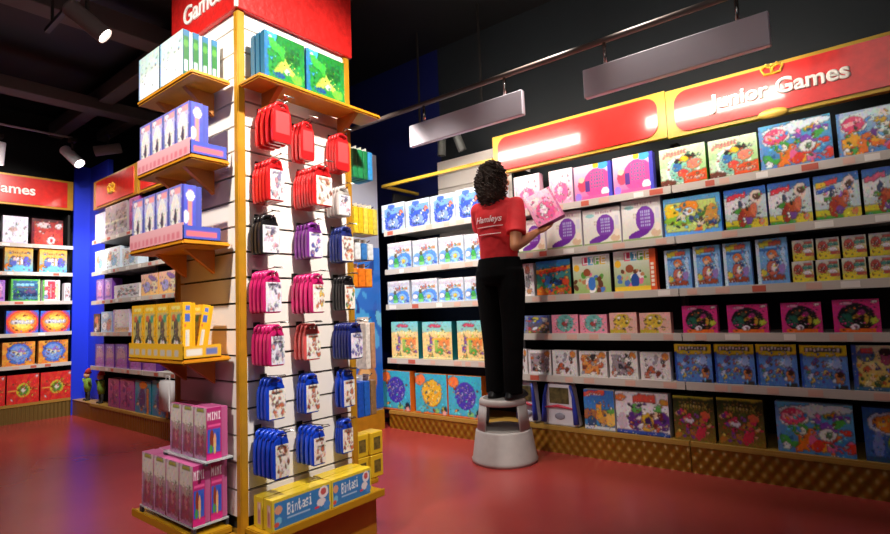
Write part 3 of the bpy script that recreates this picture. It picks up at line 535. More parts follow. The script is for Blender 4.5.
row(XB, Za[2], [('wheel_blue', 388, 410, 282, wb), ('wheel_blue', 412, 438, 280, wb), ('wheel_blue', 439, 464, 279, wb), ('wheel_blue', 465, 490, 277, wb)], "open bay's third shelf")
tg = 'tall cyan and yellow game box'
row(XB, Za[3], [('tower_game', 392, 419, 322, tg, .1), ('tower_game', 423, 453, 322, tg, .1), ('tower_game', 458, 486, 321, tg, .1)], "open bay's fourth shelf")
row(XB, .156, [('marbles_purple', 382, 411, 370, 'large blue box with purple dotted ball', .09), ('marbles_yellow', 416, 448, 373, 'large blue box with yellow dotted ball', .09), ('marbles_purple', 449, 483, 375, 'large blue box with purple dotted ball', .09)], "open bay's bottom")
B1 = "the pink top shelf"
row(XB, R1, [('pale_pink', 515, 541, 178, 'pale pink game box partly behind the held box'), ('pale_pink', 550, 574, 172, 'pale pink game box right of the held box'), ('pink_grid', 575, 613, 168, 'pink game box with a grid'), ('pink_grid', 614, 655, 159, 'pink game box with a grid')], B1)
pc = 'pale game box with purple cap'
row(XB, R2, [('purple_cap', 519, 546, 222, pc), ('purple_cap', 547, 583, 215, pc), ('purple_cap', 584, 622, 211, pc), ('purple_cap', 623, 663, 202, pc)], "the purple-cap shelf")
row(XB, R3, [('white_spine', 524, 535, 264, 'narrow white game box'), ('brick_build', 537, 572, 262, 'blue and orange brick game box'), ('life_a', 574, 612, 257, 'pale game box with four coloured title tiles'), ('life_b', 615, 658, 252, 'pale game box with title tiles and orange right edge')], "the third shelf")
tp = 'small pink box with teal centre'; yp = 'small pink box with yellow figures'
row(XB, R4, [('cartoon_dark', 523, 550, 316, 'small dark blue picture box'), ('teal_pink', 552, 579, 315, tp), ('teal_pink', 580, 608, 315, tp), ('yellow_pink', 610, 638, 313, yp), ('yellow_pink', 640, 672, 313, yp)], "the fourth shelf")
kt = 'white craft kit box'
row(XB, R5, [('kit_b', 516, 528, 349, 'white craft kit box at the shelf end'), ('kit_a', 529, 552, 350, 'greyish craft kit box'), ('kit_b', 553, 578, 350, kt), ('kit_c', 580, 608, 351, 'white and orange craft kit box'), ('kit_d', 610, 639, 351, 'grey-violet craft kit box'), ('kit_b', 641, 672, 352, kt)], "the fifth shelf behind the stool")
row(XB, R6, [('beach_game', 585, 616, 389, 'blue beach game box', .09), ('party_game', 617, 671, 391, 'wide white box with purple and green figures', .1)], "the bottom shelf right of the stool")
C = "below the Junior Games sign"
gf = 'green and white game box'
row(XB, R1, [('green_funny', 661, 708, 151, gf), ('green_funny', 710, 760, 142, gf), ('balls_game', 761, 835, 128, 'wide blue box with pink oval and balls', .09), ('balls_pink', 839, 912, 115, 'wide pale blue box with pink oval, cut by picture edge', .09)], "the right top shelf")
td = 'blue-topped climbing game box with red banner'
row(XB, R2, [('safari_game', 665, 723, 200, 'wide safari game box in blue frame'), ('tree_red', 726, 769, 191, td), ('tree_red', 770, 814, 184, td), ('tree_blue', 816, 863, 177, 'blue-topped game box with yellow and blue banner'), ('tree_pink', 865, 912, 170, 'blue-topped game box with pink banner')], "right second shelf")
pg = 'upright blue pirate game box'; my = 'small yellow game box in the lower row'; mu = 'small yellow game box in the upper row'
row(XB, R3, [('pirate_game', 666, 693, 251, pg), ('pirate_game', 695, 723, 247, pg), ('pirate_game', 725, 754, 244, pg), ('pirate_game', 758, 791, 240, pg)], "right third shelf")
hh = .118
for k, (a, b) in enumerate(((793, 815), (817, 841), (843, 868), (870, 895))):
    for lv in (0, 1):
        ya, yb = hx(a, R3+lv*hh, X=XB), hx(b, R3+lv*hh, X=XB)
        game_box('game_box', 'mini_yellow', (XB, (ya+yb)/2, R3+.0005+lv*hh), (abs(ya-yb)-.004, .06, hh-.001), -math.pi/2, f"{mu if lv else my}, {ORD[k]} from left", 'small yellow game boxes stacked two high')
ms_ = 'magenta box with dark oval window'
row(XB, R4, [('magenta_set', 683, 719, 306, ms_), ('magenta_set', 728, 770, 305, ms_), ('magenta_set', 782, 824, 303, ms_), ('magenta_set', 834, 883, 300, ms_)], "right fourth shelf")
yb_ = 'yellow-topped blue game box'
row(XB, R5, [('yellow_blue', 676, 714, 344, yb_), ('yellow_blue', 716, 757, 344, yb_), ('yellow_blue', 758, 800, 344, yb_), ('yellow_blue', 802, 851, 345, yb_), ('paw_game', 854, 902, 345, 'cream and yellow game box')], "right fifth shelf")
jg = 'large dark jungle game box'
row(XB, R6, [('jungle_game', 675, 717, 395, jg, .1), ('jungle_game', 719, 767, 397, jg, .1), ('balls_game', 778, 858, 401, 'wide blue box with red oval and balls', .09), ('pumpkin_game', 866, 915, 407, 'blue box with orange ball, cut by picture edge', .1)], "right bottom shelf")
# two white-and-blue carry cases on the bottom shelf
def carry_case(pxa, pxb, label):
    ya, yb = hx(pxa, .186, X=XB), hx(pxb, .186, X=XB); w_ = abs(ya-yb); h_ = .295
    t = empty('carry_case', (XB, (ya+yb)/2, .187), -math.pi/2); tag(t, label, 'case', 'white and blue carry cases behind the stool')
    bm = bmesh.new(); W, T = w_/2, .36*w_; secs = [(-W, 0), (W, 0), (W*.92, .05), (T, h_*.93), (T*.8, h_), (-T*.8, h_), (-T, h_*.93), (-W*.92, .05)]
    f = [bm.verts.new((x, 0, z)) for x, z in secs]; g = [bm.verts.new((x, .08, z)) for x, z in secs]
    bm.faces.new(f); bm.faces.new(g[::-1])
    for i in range(8): bm.faces.new((f[i], g[i], g[(i+1) % 8], f[(i+1) % 8]))
    bmesh.ops.recalc_face_normals(bm, faces=bm.faces[:]); bevel(bm, .008, 2); link('shell', bm, mat('case_white', 'e0dce6', .3), t)
    for s in (-1, 1):
        bm = bmesh.new(); tube(bm, [(s*W*.9, -.006, .02), (s*W*.85, -.006, .1), (s*T*1.1, -.006, h_*.7), (s*T*.9, -.006, h_*.97)], [.022, .018, .012, .01], 8); link('side_stripe', bm, mat('case_blue', '2a3aa0', .35), t, True)
    bm = bmesh.new(); box(bm, (-T*.75, -.006, h_*.52), (T*.75, 0, h_*.9)); bevel(bm, .003, 1); link('picture_window', bm, mat('case_picture', '5a5030', .4, noise=.7, scale=26), t)
    bm = bmesh.new(); tube(bm, [(-W*.8, -.012, h_*.42), (0, -.016, h_*.47), (W*.8, -.012, h_*.42)], [.006, .012, .006], 8); link('red_band', bm, mat('case_red', 'c83a50', .4), t, True)
    bm = bmesh.new(); ball(bm, (0, -.002, h_*.22), (.04, .008, .025)); link('front_badge', bm, mat('case_grey', '9a98a8', .4), t, True)
carry_case(519, 537, 'white and blue carry case beside the stool, left of two')
carry_case(543, 579, 'white and blue carry case with red band, right of two')
# ------------------------------------------------------------------ end panel between middle and right wall
t = empty('end_panel', (3.0, 3.5, 0)); tag(t, 'tall end panel, grey above a blue picture poster, beyond the display tower', 'panel')
bm = bmesh.new(); box(bm, (-.8, 0, 0), (.455, .05, 2.49)); link('board', bm, mat('pale_grey_board', 'a8aab8', .4), t)
bm = bmesh.new(); box(bm, (-.8, -.012, 0), (.455, 0, .17)); link('plinth_panel', bm, GOLD, t)
pa = Art(40, 90, '1a5ac0', '2a78d8').ell(.3, .75, .3, .07, '6ac0f0', .4).ell(.6, .5, .35, .08, '4aa8e8', -.3).ell(.55, .18, .28, .1, 'b87a3a').ell(.5, .22, .14, .05, 'e8b878').ell(.62, .12, .16, .05, '4a2a1a').blobs(16, ['1a3a90', '48a8e8', '2a60c8', '78c8f0'], 0, .3, 1, 1, .05, .12, 5)
bm = bmesh.new(); lay = bm.loops.layers.float_color.new('ink'); box(bm, (.02, -.01, .19), (.45, 0, 1.62))
for f in bm.faces:
    for lp in f.loops: lp[lay] = (.02, .1, .5, 1)
add_art(bm, lay, pa, (.02, -.0105, .19), (.43, 0, 0), (0, 0, 1.43), 0); link('poster', bm, PRINT, t)
# ------------------------------------------------------------------ middle wall
XM = 2.19
Zm = [1.935, 1.586, 1.272, .935, .573]
shelf_unit('shelving_unit', 'middle wall shelving right of the blue panel', XM, 5.38, 6.69, Zm, .175, .42, DARK, kerb=KERBR, seed=5, top=2.25, lip=.038)
shelf_unit('shelving_unit', 'middle wall shelving mostly hidden by the display tower', XM, 3.56, 5.377, Zm, .175, .42, DARK, kerb=KERBR, seed=6, top=2.25, lip=.038)
row(XM+.02, Zm[0], [('lilac_pale', 95, 104.5, 215, 'pale lilac game box', .09), ('grey_rows', 105, 127, 208, 'grey game box with pale stripes', .09), ('pink_doll', 129, 139, 199, 'dusky pink game box', .1)], "middle wall's top shelf")
row(XM+.02, Zm[1], [('white_blue', 95, 104, 252, 'white and blue box', .1), ('white_blue', 105, 120, 249, 'white and blue box', .1), ('white_blue', 122, 138, 249, 'white and blue box', .1)], "middle wall's second shelf")
row(XM+.02, Zm[2], [('purple_doll', 96, 103.5, 280, 'slim purple box', .1), ('purple_doll', 104, 112, 279, 'slim purple box', .1), ('white_kit', 114, 139, 286, 'low white kit box', .1), ('orange_doll', 141, 158, 275, 'orange and lilac doll box', .1), ('orange_doll', 159, 177, 272, 'orange and lilac doll box', .1)], "middle wall's third shelf")
row(XM+.02, Zm[3], [('black_figure', 93.5, 100, 314, 'dark box with a figure', .08), ('blue_white', 101, 112, 312, 'blue and white box', .1), ('white_doll', 113, 129, 310, 'white doll box', .1)], "middle wall's fourth shelf")
mv = 'mauve doll box'
row(XM+.02, Zm[4], [('mauve_doll', 95, 104, 344, mv, .1), ('mauve_doll', 105, 114, 344, mv, .1), ('mauve_doll', 115, 127, 344, mv, .1), ('mauve_doll', 129, 141, 344, mv, .1), ('mauve_doll', 142, 156, 344, mv, .1)], "middle wall's fifth shelf")
row(XM+.02, .176, [('pink_doll', 108, 119, 378, 'pink doll box', .1), ('pink_doll', 120, 134, 379, 'pink doll box', .1), ('blue_orange', 135, 151, 380, 'teal box with orange top', .1), ('blue_orange', 152, 171, 380, 'teal box with orange top', .1)], "middle wall's bottom")
# green plush figures in red hats at the start of the middle wall
def plush(px, label, dx):
    z0 = .176; y = hx(px, z0, X=XM+.05)
    t = empty('plush_elf', (XM+.065, y, z0), -math.pi/2); t.scale = (.85, .85, .8); tag(t, label, 'toy', 'green plush elves on the bottom shelf')
    bm = bmesh.new(); hloft(bm, [(0, 0, .12, .05, .035), (0, 0, .2, .075, .045), (0, 0, .3, .05, .035), (0, 0, .31, .02, .02)], 14); link('tunic', bm, mat('elf_green', '6a8a2a', .8, noise=.3, scale=50), t, True)
    bm = bmesh.new(); ball(bm, (0, -.01, .35), (.045, .04, .045)); link('head', bm, mat('elf_skin', 'c89a78', .7), t, True)
    bm = bmesh.new(); hloft(bm, [(0, 0, .37, .05, .045), (0.01, 0, .42, .03, .03), (.04, 0, .45, .008, .008)], 12); link('hat', bm, mat('elf_red', 'a82a24', .8), t, True)
    for s in (-1, 1):
        bm = bmesh.new(); tube(bm, [(s*.03, 0, .14), (s*.035, 0, .06), (s*.035, 0, .01), (s*.04, -.04, .008)], [.02, .018, .016, .014], 8); link('leg', bm, mat('elf_black', '1a1414', .8), t, True)
        bm = bmesh.new(); tube(bm, [(s*.045, 0, .28), (s*.09, -.01, .24), (s*.11, -.02, .3)], [.018, .016, .014], 8); link('arm', bm, mat('elf_green', '6a8a2a', .8), t, True)
plush(86, 'green plush elf in red hat, left of two on middle wall bottom', 0)
plush(99.5, 'green plush elf in red hat, right of two on middle wall bottom', 0)
# white paper roll shape hanging at the middle wall
yw = hx(169, .5, X=XM-.03)
t = empty('hanging_bag', (XM-.04, yw, .26)); tag(t, 'white hanging carrier bag at the middle wall beside the tower', 'bag')
bm = bmesh.new(); box(bm, (-.035, -.1, 0), (.035, .1, .26)); bevel(bm, .01, 2); link('bag', bm, mat('bag_white', 'e8e4e6', .5), t, True)
bm = bmesh.new(); tube(bm, [(0, -.04, .245), (0, -.03, .3), (0, .03, .3), (0, .04, .245)], .005, 6); link('handle', bm, mat('bag_white', 'e8e4e6', .5), t, True)
header('header_sign', 'red sign with a gold crown over the middle wall', XM, hx(137.5, 2.45, X=XM), 6.69, 2.285, 2.6, along='y', endw=.09, cy=(hx(112, 2.45, X=XM), 2.435, .1), round_end=False)
header('header_sign', 'red sign over the middle wall mostly hidden by the tower', XM, 3.6, hx(138.5, 2.45, X=XM), 2.285, 2.6, along='y', endw=.05, round_end=False)
# blue filler panel + gold kerb in the corner
bp_ = empty('corner_panel', (2.34, 6.97, 0)); tag(bp_, 'bright blue corner panel between left and middle wall shelving', 'panel')
bm = bmesh.new(); box(bm, (0, -.276, 0), (.05, .3, 2.9)); box(bm, (-.165, .272, 0), (0, .3, 2.9)); link('blue_board', bm, BLUE, bp_)
bm = bmesh.new(); box(bm, (-.15, -.276, 0), (-.001, .27, .17)); link('plinth_panel', bm, KERBR, bp_)
bm = bmesh.new(); box(bm, (-.154, -.276, .17), (-.001, .27, .175)); link('plinth_top', bm, mat('gold_edge', 'a8813a', .4, .1), bp_)
# ------------------------------------------------------------------ left wall
YL = 7.24
Zl = [1.935, 1.622, 1.302, .953, .606]
shelf_unit('shelving_unit', 'left wall shelving facing the aisle, left of the blue panel', YL, .9, 2.172, Zl, .2, .42, DARK, kerb=KERBL, seed=8, top=2.33, lip=.036, along='x')
shelf_unit('shelving_unit', 'left wall shelving cut by the left picture edge', YL, -.4, .897, Zl, .2, .42, DARK, kerb=KERBL, seed=9, top=2.33, lip=.036, along='x')
def rowL(z, items, nm): row(None, z, items, nm, rz=0, Y=YL+.02)
rowL(Zl[0], [('plain_white', 2, 28, 215, 'plain white game box', .09), ('red_white', 31, 63, 218, 'red and white game box', .09)], "left wall's top shelf")
hg = 'orange-framed blue game box'
rowL(Zl[1], [('hero_game', 4, 33, 246, hg, .09), ('hero_game', 39, 67, 248, hg, .09)], "left wall's second shelf")
rowL(Zl[2], [('purple_doll', -6, 5, 280, 'purple box cut by picture edge', .1), ('green_frame', 10, 40, 279, 'green-edged dark game box', .1), ('red_stripe', 42, 60, 280, 'white box with red stripe', .1), ('white_kit', 64, 70.5, 283, 'narrow grey box', .09)], "left wall's third shelf")
sb = 'blue box with orange sunburst'
rowL(Zl[3], [('sunburst', 5.5, 38.5, 311, sb, .09), ('sunburst', 40, 70, 311, sb, .09)], "left wall's fourth shelf")
bd = 'orange box with blue disc'
rowL(Zl[4], [('blue_disc', 1.5, 35, 343, bd, .09), ('blue_disc', 38, 68, 341, bd, .09)], "left wall's fifth shelf")
rd = 'large red box with green disc'
rowL(.201, [('red_disc', -28, 5, 379, rd, .09), ('red_disc', 6, 39, 376, rd, .09), ('red_disc', 40, 72, 373, rd, .09)], "left wall's bottom shelf")
header('header_sign', 'red sign lettered Games over the left wall', YL, 0, 2.165, 2.36, 2.7, along='x', endw=.06, text='Games', tsize=.15, ty=hx(-13, 2.5, Y=YL), tz=2.485, round_end=False)
# ------------------------------------------------------------------ display tower
TX0, TX1, TY0, TY1, TZ = 1.18, 1.80, 2.0, 2.56, 2.34
tw = empty('display_tower', (0, 0, 0)); tag(tw, 'square display tower with white slatted sides, gold posts and wooden shelves', 'display stand')
bm = bmesh.new(); box(bm, (TX0+.03, TY0+.03, 0), (TX1-.03, TY1-.03, TZ)); link('core', bm, mat('slat_groove', '3a342e', .6), tw)
PIT = .107
def slats(nm, fn, a0, a1):
    bm = bmesh.new(); z = .245
    while z < TZ-.01:
        fn(bm, a0, a1, z, min(z+PIT-.009, TZ)); z += PIT
    return link(nm, bm, SLAT, tw)
slats('slat_panel', lambda bm, a, b, z0, z1: box(bm, (a, TY0+.012, z0), (b, TY0+.03, z1)), TX0+.03, TX1-.03)
slats('slat_panel', lambda bm, a, b, z0, z1: box(bm, (a, TY1-.03, z0), (b, TY1-.012, z1)), TX0+.03, TX1-.03)
slats('slat_panel', lambda bm, a, b, z0, z1: box(bm, (TX0+.012, a, z0), (TX0+.03, b, z1)), TY0+.03, TY1-.03)
slats('slat_panel', lambda bm, a, b, z0, z1: box(bm, (TX1-.03, a, z0), (TX1-.012, b, z1)), TY0+.03, TY1-.03)
for x in (TX0, TX1-.034):
    for y in (TY0, TY1-.034):
        boxobj('corner_post', (x, y, 0), (x+.034, y+.034, TZ), GOLD, tw, .004)
for nm, a, b in (('plinth', (TX0-.03, TY0-.09, 0), (TX1+.02, TY1, .189)),): boxobj(nm, a, b, mat('plinth_gold', 'a8741a', .35, .1), tw)
TRAYZ = .215
TG = mat('tray_gold', 'b88818', .35, .1)
boxobj('base_tray', (1.195, 1.85, .19), (1.815, 2.0, TRAYZ), TG, tw, .004)
boxobj('base_tray', (1.03, 2.06, .19), (1.178, 2.62, TRAYZ), TG, tw, .004)
boxobj('base_tray', (1.802, 2.0, .19), (1.93, 2.4, TRAYZ), TG, tw, .004)
boxobj('tray_lip', (1.195, 1.842, TRAYZ-.028), (1.815, 1.85, TRAYZ+.006), TG, tw, .003)
boxobj('tray_lip', (1.022, 2.06, TRAYZ-.028), (1.03, 2.62, TRAYZ+.006), TG, tw, .003)
UNDER = mat('warm_wood_under', 'c87a2a', .45, noise=.2, scale=6)
def tshelf(x0, y0, x1, y1, z, lipside):
    bm = bmesh.new(); box(bm, (x0, y0, z-.02), (x1, y1, z)); bevel(bm, .006, 2); s = link('shelf', bm, YWOOD, tw)
    return s
def bracket(p, d, s):
    # triangular wooden bracket below a shelf
    bm = bmesh.new(); p = Vector(p); d = Vector(d); n = Vector((-d.y, d.x, 0))*.012
    A_, B_, C_ = p, p+d*.13, p+Vector((0, 0, -.1))
    f = [bm.verts.new(v+n) for v in (A_, B_, C_)]; g = [bm.verts.new(v-n) for v in (A_, B_, C_)]
    bm.faces.new(f); bm.faces.new(g[::-1])
    for i in range(3): bm.faces.new((f[i], g[i], g[(i+1) % 3], f[(i+1) % 3]))
    bmesh.ops.recalc_face_normals(bm, faces=bm.faces[:]); link('bracket', bm, UNDER, s)
s = tshelf(1.183, 1.85, 1.868, 1.998, 2.02, 0); bracket((1.3, 1.998, 2.0), (0, -1, 0), s); bracket((1.72, 1.998, 2.0), (0, -1, 0), s)
for z, yn, xo in ((2.04, 2.05, 1.009), (1.695, 2.06, 1.009), (1.35, 2.06, .98), (.885, 2.06, .98)):
    s = tshelf(xo, yn, 1.178, 2.56, z, 1); bracket((1.178, 2.2, z-.02), (-1, 0, 0), s); bracket((1.178, 2.45, z-.02), (-1, 0, 0), s)
# tower header sign
hs = empty('tower_sign', ((TX0+TX1)/2, (TY0+TY1)/2, TZ)); tag(hs, 'tall red sign box lettered Games on top of the display tower', 'sign')
bm = bmesh.new(); box(bm, (-.322, -.292, .001), (.322, .292, 1.1)); bevel(bm, .004, 1); link('sign_box', bm, mat('tower_sign_red', 'c81f1c', .35, noise=.18, scale=40, bump=.3), hs)
bm = bmesh.new(); box(bm, (-.328, -.298, .001), (-.316, -.286, 1.1)); link('corner_trim', bm, WHITE, hs)
yt = hx(183.5, 2.4, X=TX0-.015)
text_obj('lettering', 'Games', .125, mat('sign_white', 'f4efe8', .4), hs, (-.325, yt-(TY0+TY1)/2, 2.416-TZ), (0, -1, 0), .002, .002)
# ------------------------------------------------------------------ toys on the tower's left shelves
def trow(X, z, y0, y1, n, key, h, depth, desc, shelf, group, gap=.004):
    w_ = (y1-y0)/n
    for i in range(n):
        yc = y1-(i+.5)*w_
        game_box('game_box', key, (X, yc, z+.0005), (w_-gap, depth, h), -math.pi/2, f"{desc}, {ORD[i]} from left on {shelf}", group)
# top: pale boxes in two files, four deep
for i, (a, b) in enumerate(((2.125, 2.335), (2.34, 2.55))):
    for k in range(4):
        game_box('game_box', 'pale_back', (1.012+k*.0405, (a+b)/2, 2.041), (b-a-.006, .039, .192), -math.pi/2, f"pale box with green spine, {ORD[k]} from front in the {'right' if i == 0 else 'left'} file atop the tower", 'pale boxes with green spines on the tower top shelf')
def cartray(name, y0, y1, z, xf, col, h, label, art, sart):
    t = empty(name, (xf, (y0+y1)/2, z+.0005), -math.pi/2); tag(t, label, 'tray')
    w_ = y1-y0; d = .155; bm = bmesh.new(); lay = bm.loops.layers.float_color.new('ink')
    box(bm, (-w_/2, .001, 0), (w_/2, d, .004)); box(bm, (-w_/2, .001, .004), (w_/2, .005, h)); box(bm, (w_/2-.004, .005, .004), (w_/2-.001, d, h*.85)); box(bm, (-w_/2, .005, .004), (-w_/2+.004, d, h*.85))
    for f in bm.faces:
        for lp in f.loops: lp[lay] = (*lin(hexc(col)), 1)
    add_art(bm, lay, art, (-w_/2, 0, 0), (w_, 0, 0), (0, 0, h), 0); add_art(bm, lay, sart, (w_/2, 0, 0), (0, d, 0), (0, 0, h*.85), 0)
    link('printed_tray', bm, PRINT, t)
dt = Art(60, 10, 'e8a0a8', 'e8b0b8').grid(.02, .15, .98, .85, 12, 1, 'd87a88', .55); ds_ = Art(30, 8, '4a58b8').rect(.1, .3, .9, .6, 'e0707a')
for z, nm, xf in ((1.695, 'second', 1.01), (1.35, 'third', .981)):
    trow(xf+.006, z+.006, 2.08, 2.545, 4, 'stork_doll', .215, .08, 'blue and white doll box', f"tower's {nm} shelf", 'blue and white doll boxes on the tower')
    cartray('display_carton', 2.065, 2.553, z, xf, 'e09aa4', .065, f"pink and blue display carton on the tower's {nm} shelf", dt, ds_)
gt_ = Art(60, 10, 'e8b02a').grid(.02, .2, .98, .85, 8, 1, 'c8bcae', .6); gts = Art(30, 8, 'e8b02a').rect(.1, .2, .5, .7, 'e8e4d8').rect(.6, .2, .9, .7, '6a78b0')
trow(.99, .891, 2.08, 2.55, 4, 'guitar_toy', .215, .05, 'yellow window box with toy guitar', "tower's fourth shelf", 'yellow toy guitar boxes on the tower')
o = game_box('game_box', 'guitar_toy', (1.052, 2.16, .9), (.11, .045, .2), -math.pi/2, 'yellow toy guitar box tilted behind the others by the corner post', 'yellow toy guitar boxes on the tower'); o.rotation_euler = (math.radians(-9), 0, -math.pi/2)
cartray('display_carton', 2.065, 2.553, .885, .981, 'e0a020', .06, "yellow display carton on the tower's fourth shelf", gt_, gts)
# bottom tray: pink doll boxes in two tiers
CLEAR = mat('clear_plastic', 'dfe8ea', .1, alpha=.5)
def riser(x0, x1, y0, y1, z0, z1, label):
    t = empty('display_riser', ((x0+x1)/2, (y0+y1)/2, z0)); tag(t, label, 'stand'); X, Y, H = (x1-x0)/2, (y1-y0)/2, z1-z0
    bm = bmesh.new(); box(bm, (-X, -Y, H-.006), (X, Y, H)); link('sheet', bm, CLEAR, t)
    for sx in (-1, 1):
        for sy in (-1, 1):
            bm = bmesh.new(); box(bm, (sx*X-.012*(sx > 0), sy*Y-.02*(sy > 0), 0), (sx*X+.012*(sx < 0), sy*Y+.02*(sy < 0), H-.006)); link('foot', bm, mat('dark_plastic', '34343c', .3), t)
riser(1.032, 1.177, 2.085, 2.56, TRAYZ+.0005, .246, 'clear low riser under the lower tier of pink doll boxes')
for c in range(2):
    for i in range(4):
        game_box('game_box', 'mini_doll', (1.034+c*.071, 2.545-.056-i*.1135, .2465), (.111, .07, .226), -math.pi/2, f"pink doll box, {ORD[i]} from left in the {'front' if c == 0 else 'back'} file of the lower tier", 'pink doll boxes on the tray')
riser(1.06, 1.177, 2.05, 2.4, .473, .488, 'clear thin riser carrying the upper tier of pink doll boxes')
for i in range(3):
    game_box('game_box', 'mini_doll', (1.075, 2.37-.05-i*.102, .4885), (.099, .088, .2), -math.pi/2, f"pink doll box, {ORD[i]} from left on the upper tier", 'pink doll boxes on the riser')
# ------------------------------------------------------------------ tower's right side (pegs)
for i, (a, b) in enumerate(((265, 305), (307, 345))):
    for k in range(3):
        y = 1.87+k*.036; x0, x1 = hx(a, 2.02, Y=1.87), hx(b, 2.02, Y=1.87)
        game_box('game_box', 'green_fizz', ((x0+x1)/2-.001, y, 2.0205), (x1-x0, .034, .2), 0, f"green game box, {ORD[k]} from front in the {'left' if i == 0 else 'right'} stack on the tower's top shelf", 'green game boxes on the tower top shelf')
# bottom yellow boxes
xa, xm, xb = hx(272, .3, Y=1.853), hx(331, .3, Y=1.853), hx(371, .3, Y=1.853)
BZ = TRAYZ+.0005
for j in range(2):
    for i, (a, b) in enumerate(((xa, xm), (xm+.003, xb))):
        game_box('game_box', 'bintasi', ((a+b)/2, 1.853+j*.066, BZ), (b-a, .064, .118), 0, f"yellow and blue game box, {'front' if j == 0 else 'rear'} {'left' if i == 0 else 'right'} of four", 'yellow and blue game boxes on the tray')
# end labels on the left ends
PACK = {}
def rr_poly(w_, h_, r, n=4):
    pts = []
    for cx, cz, t0 in ((w_/2-r, h_-r, 0), (-w_/2+r, h_-r, 90), (-w_/2+r, r, 180), (w_/2-r, r, 270)):
        for k in range(n+1):
            a = math.radians(t0+k*90/n); pts.append((cx+r*math.cos(a), cz+r*math.sin(a)))
    return pts
def prism(bm, pts, y0, y1, mi=0):
    f = [bm.verts.new((x, y0, z)) for x, z in pts]; g = [bm.verts.new((x, y1, z)) for x, z in pts]; n = len(pts)
    a = [bm.faces.new(f), bm.faces.new(g[::-1])]+[bm.faces.new((f[i], f[(i+1) % n], g[(i+1) % n], g[i])) for i in range(n)]
    for q in a: q.material_index = mi
PICS = {}
def pic_art(k):
    R = random.Random(k)
    sets = [['e8e4ee', 'c8b8c8', '8a80a0', '5a5a70', 'd88a90'], ['f0e8e0', 'e0a890', 'c86a50', '8a4a38', 'e8d0c0'], ['e8e0f0', '8a70c0', '5a50a8', 'd8a0c0', 'f0f0f8'], ['f4ece4', 'f0b830', 'e06a3a', '4a8a50', 'e8d8c8']]
    s_ = sets[k % 4]; a = Art(20, 28, s_[0]).blobs(16, s_[1:], .1, .05, .9, .8, .05, .14, k+3).scrib(.15, .84, .85, .1, s_[2], 4); return a
def make_pack(colname, colhex, k, w_=.094, h_=.14, th=.017):
    """moulded plastic travel game with a carrying handle; origin at the handle top"""
    t = empty('travel_game')
    m_ = mat('plastic_'+colname, colhex, .3)
    W = w_/2; pts = [(-W*.8, 0), (W*.8, 0), (W*.95, h_*.06), (W, h_*.4), (W*.97, h_*.75), (W*.82, h_*.93), (W*.55, h_), (-W*.55, h_), (-W*.82, h_*.93), (-W*.97, h_*.75), (-W, h_*.4), (-W*.95, h_*.06)]
    bm = bmesh.new(); prism(bm, pts, 0, th); bmesh.ops.translate(bm, vec=(0, 0, -h_-.018), verts=bm.verts[:]); bmesh.ops.recalc_face_normals(bm, faces=bm.faces[:]); bevel(bm, .0025, 2)
    link('shell', bm, m_, t, False)
    bm = bmesh.new(); hw = w_*.34; tube(bm, [(-hw, th/2, -.03), (-hw*.85, th/2, -.006), (-hw*.45, th/2, 0), (hw*.45, th/2, 0), (hw*.85, th/2, -.006), (hw, th/2, -.03)], [(.0075, .0075)]*6, 8); link('handle', bm, m_, t, True)
    if k is not None:
        bm = bmesh.new(); lay = bm.loops.layers.float_color.new('ink'); add_art(bm, lay, organic(pic_art(k), k+1, .012), (-w_*.36, -.001, -h_-.012), (w_*.82, 0, 0), (0, 0, h_*.8), 0); link('picture_label', bm, PRINT, t)
    else:
        bm = bmesh.new(); box(bm, (-w_*.36, -.001, -h_*.86), (w_*.36, 0, -h_*.25)); link('blank_label', bm, mat('moulded_red', 'e0484a', .35), t)
    return t
def copy_tree(o, parent=None):
    c = o.copy(); COL.objects.link(c)
    if parent: c.parent = parent
    for ch in list(o.children): copy_tree(ch, c)
    return c
def hook_obj(x, y0, y1, z, label, slanted=True):
    t = empty('peg_hook', (x, y0, z)); tag(t, label, 'hook', 'wire peg hooks on the tower')
    bm = bmesh.new(); L = y0-y1; tube(bm, [(0, 0, 0), (0, -L*.8, .002), (0, -L, .012)], .0028, 6); link('wire', bm, CHROME, t, True)
    bm = bmesh.new(); tube(bm, [(0, 0, .022), (0, -L*1.02, .03), (-.018, -L*1.06, .03), (-.018, -L*1.12, .026), (.018, -L*1.12, .026), (.018, -L*1.06, .03), (0, -L*1.02, .03)], .0022, 6); link('ticket_wire', bm, CHROME, t, True)
    bm = bmesh.new(); box(bm, (-.014, -.006, -.012), (.014, 0, .03)); link('hook_plate', bm, mat('dark_metal', '2a2624', .4, .5), t)
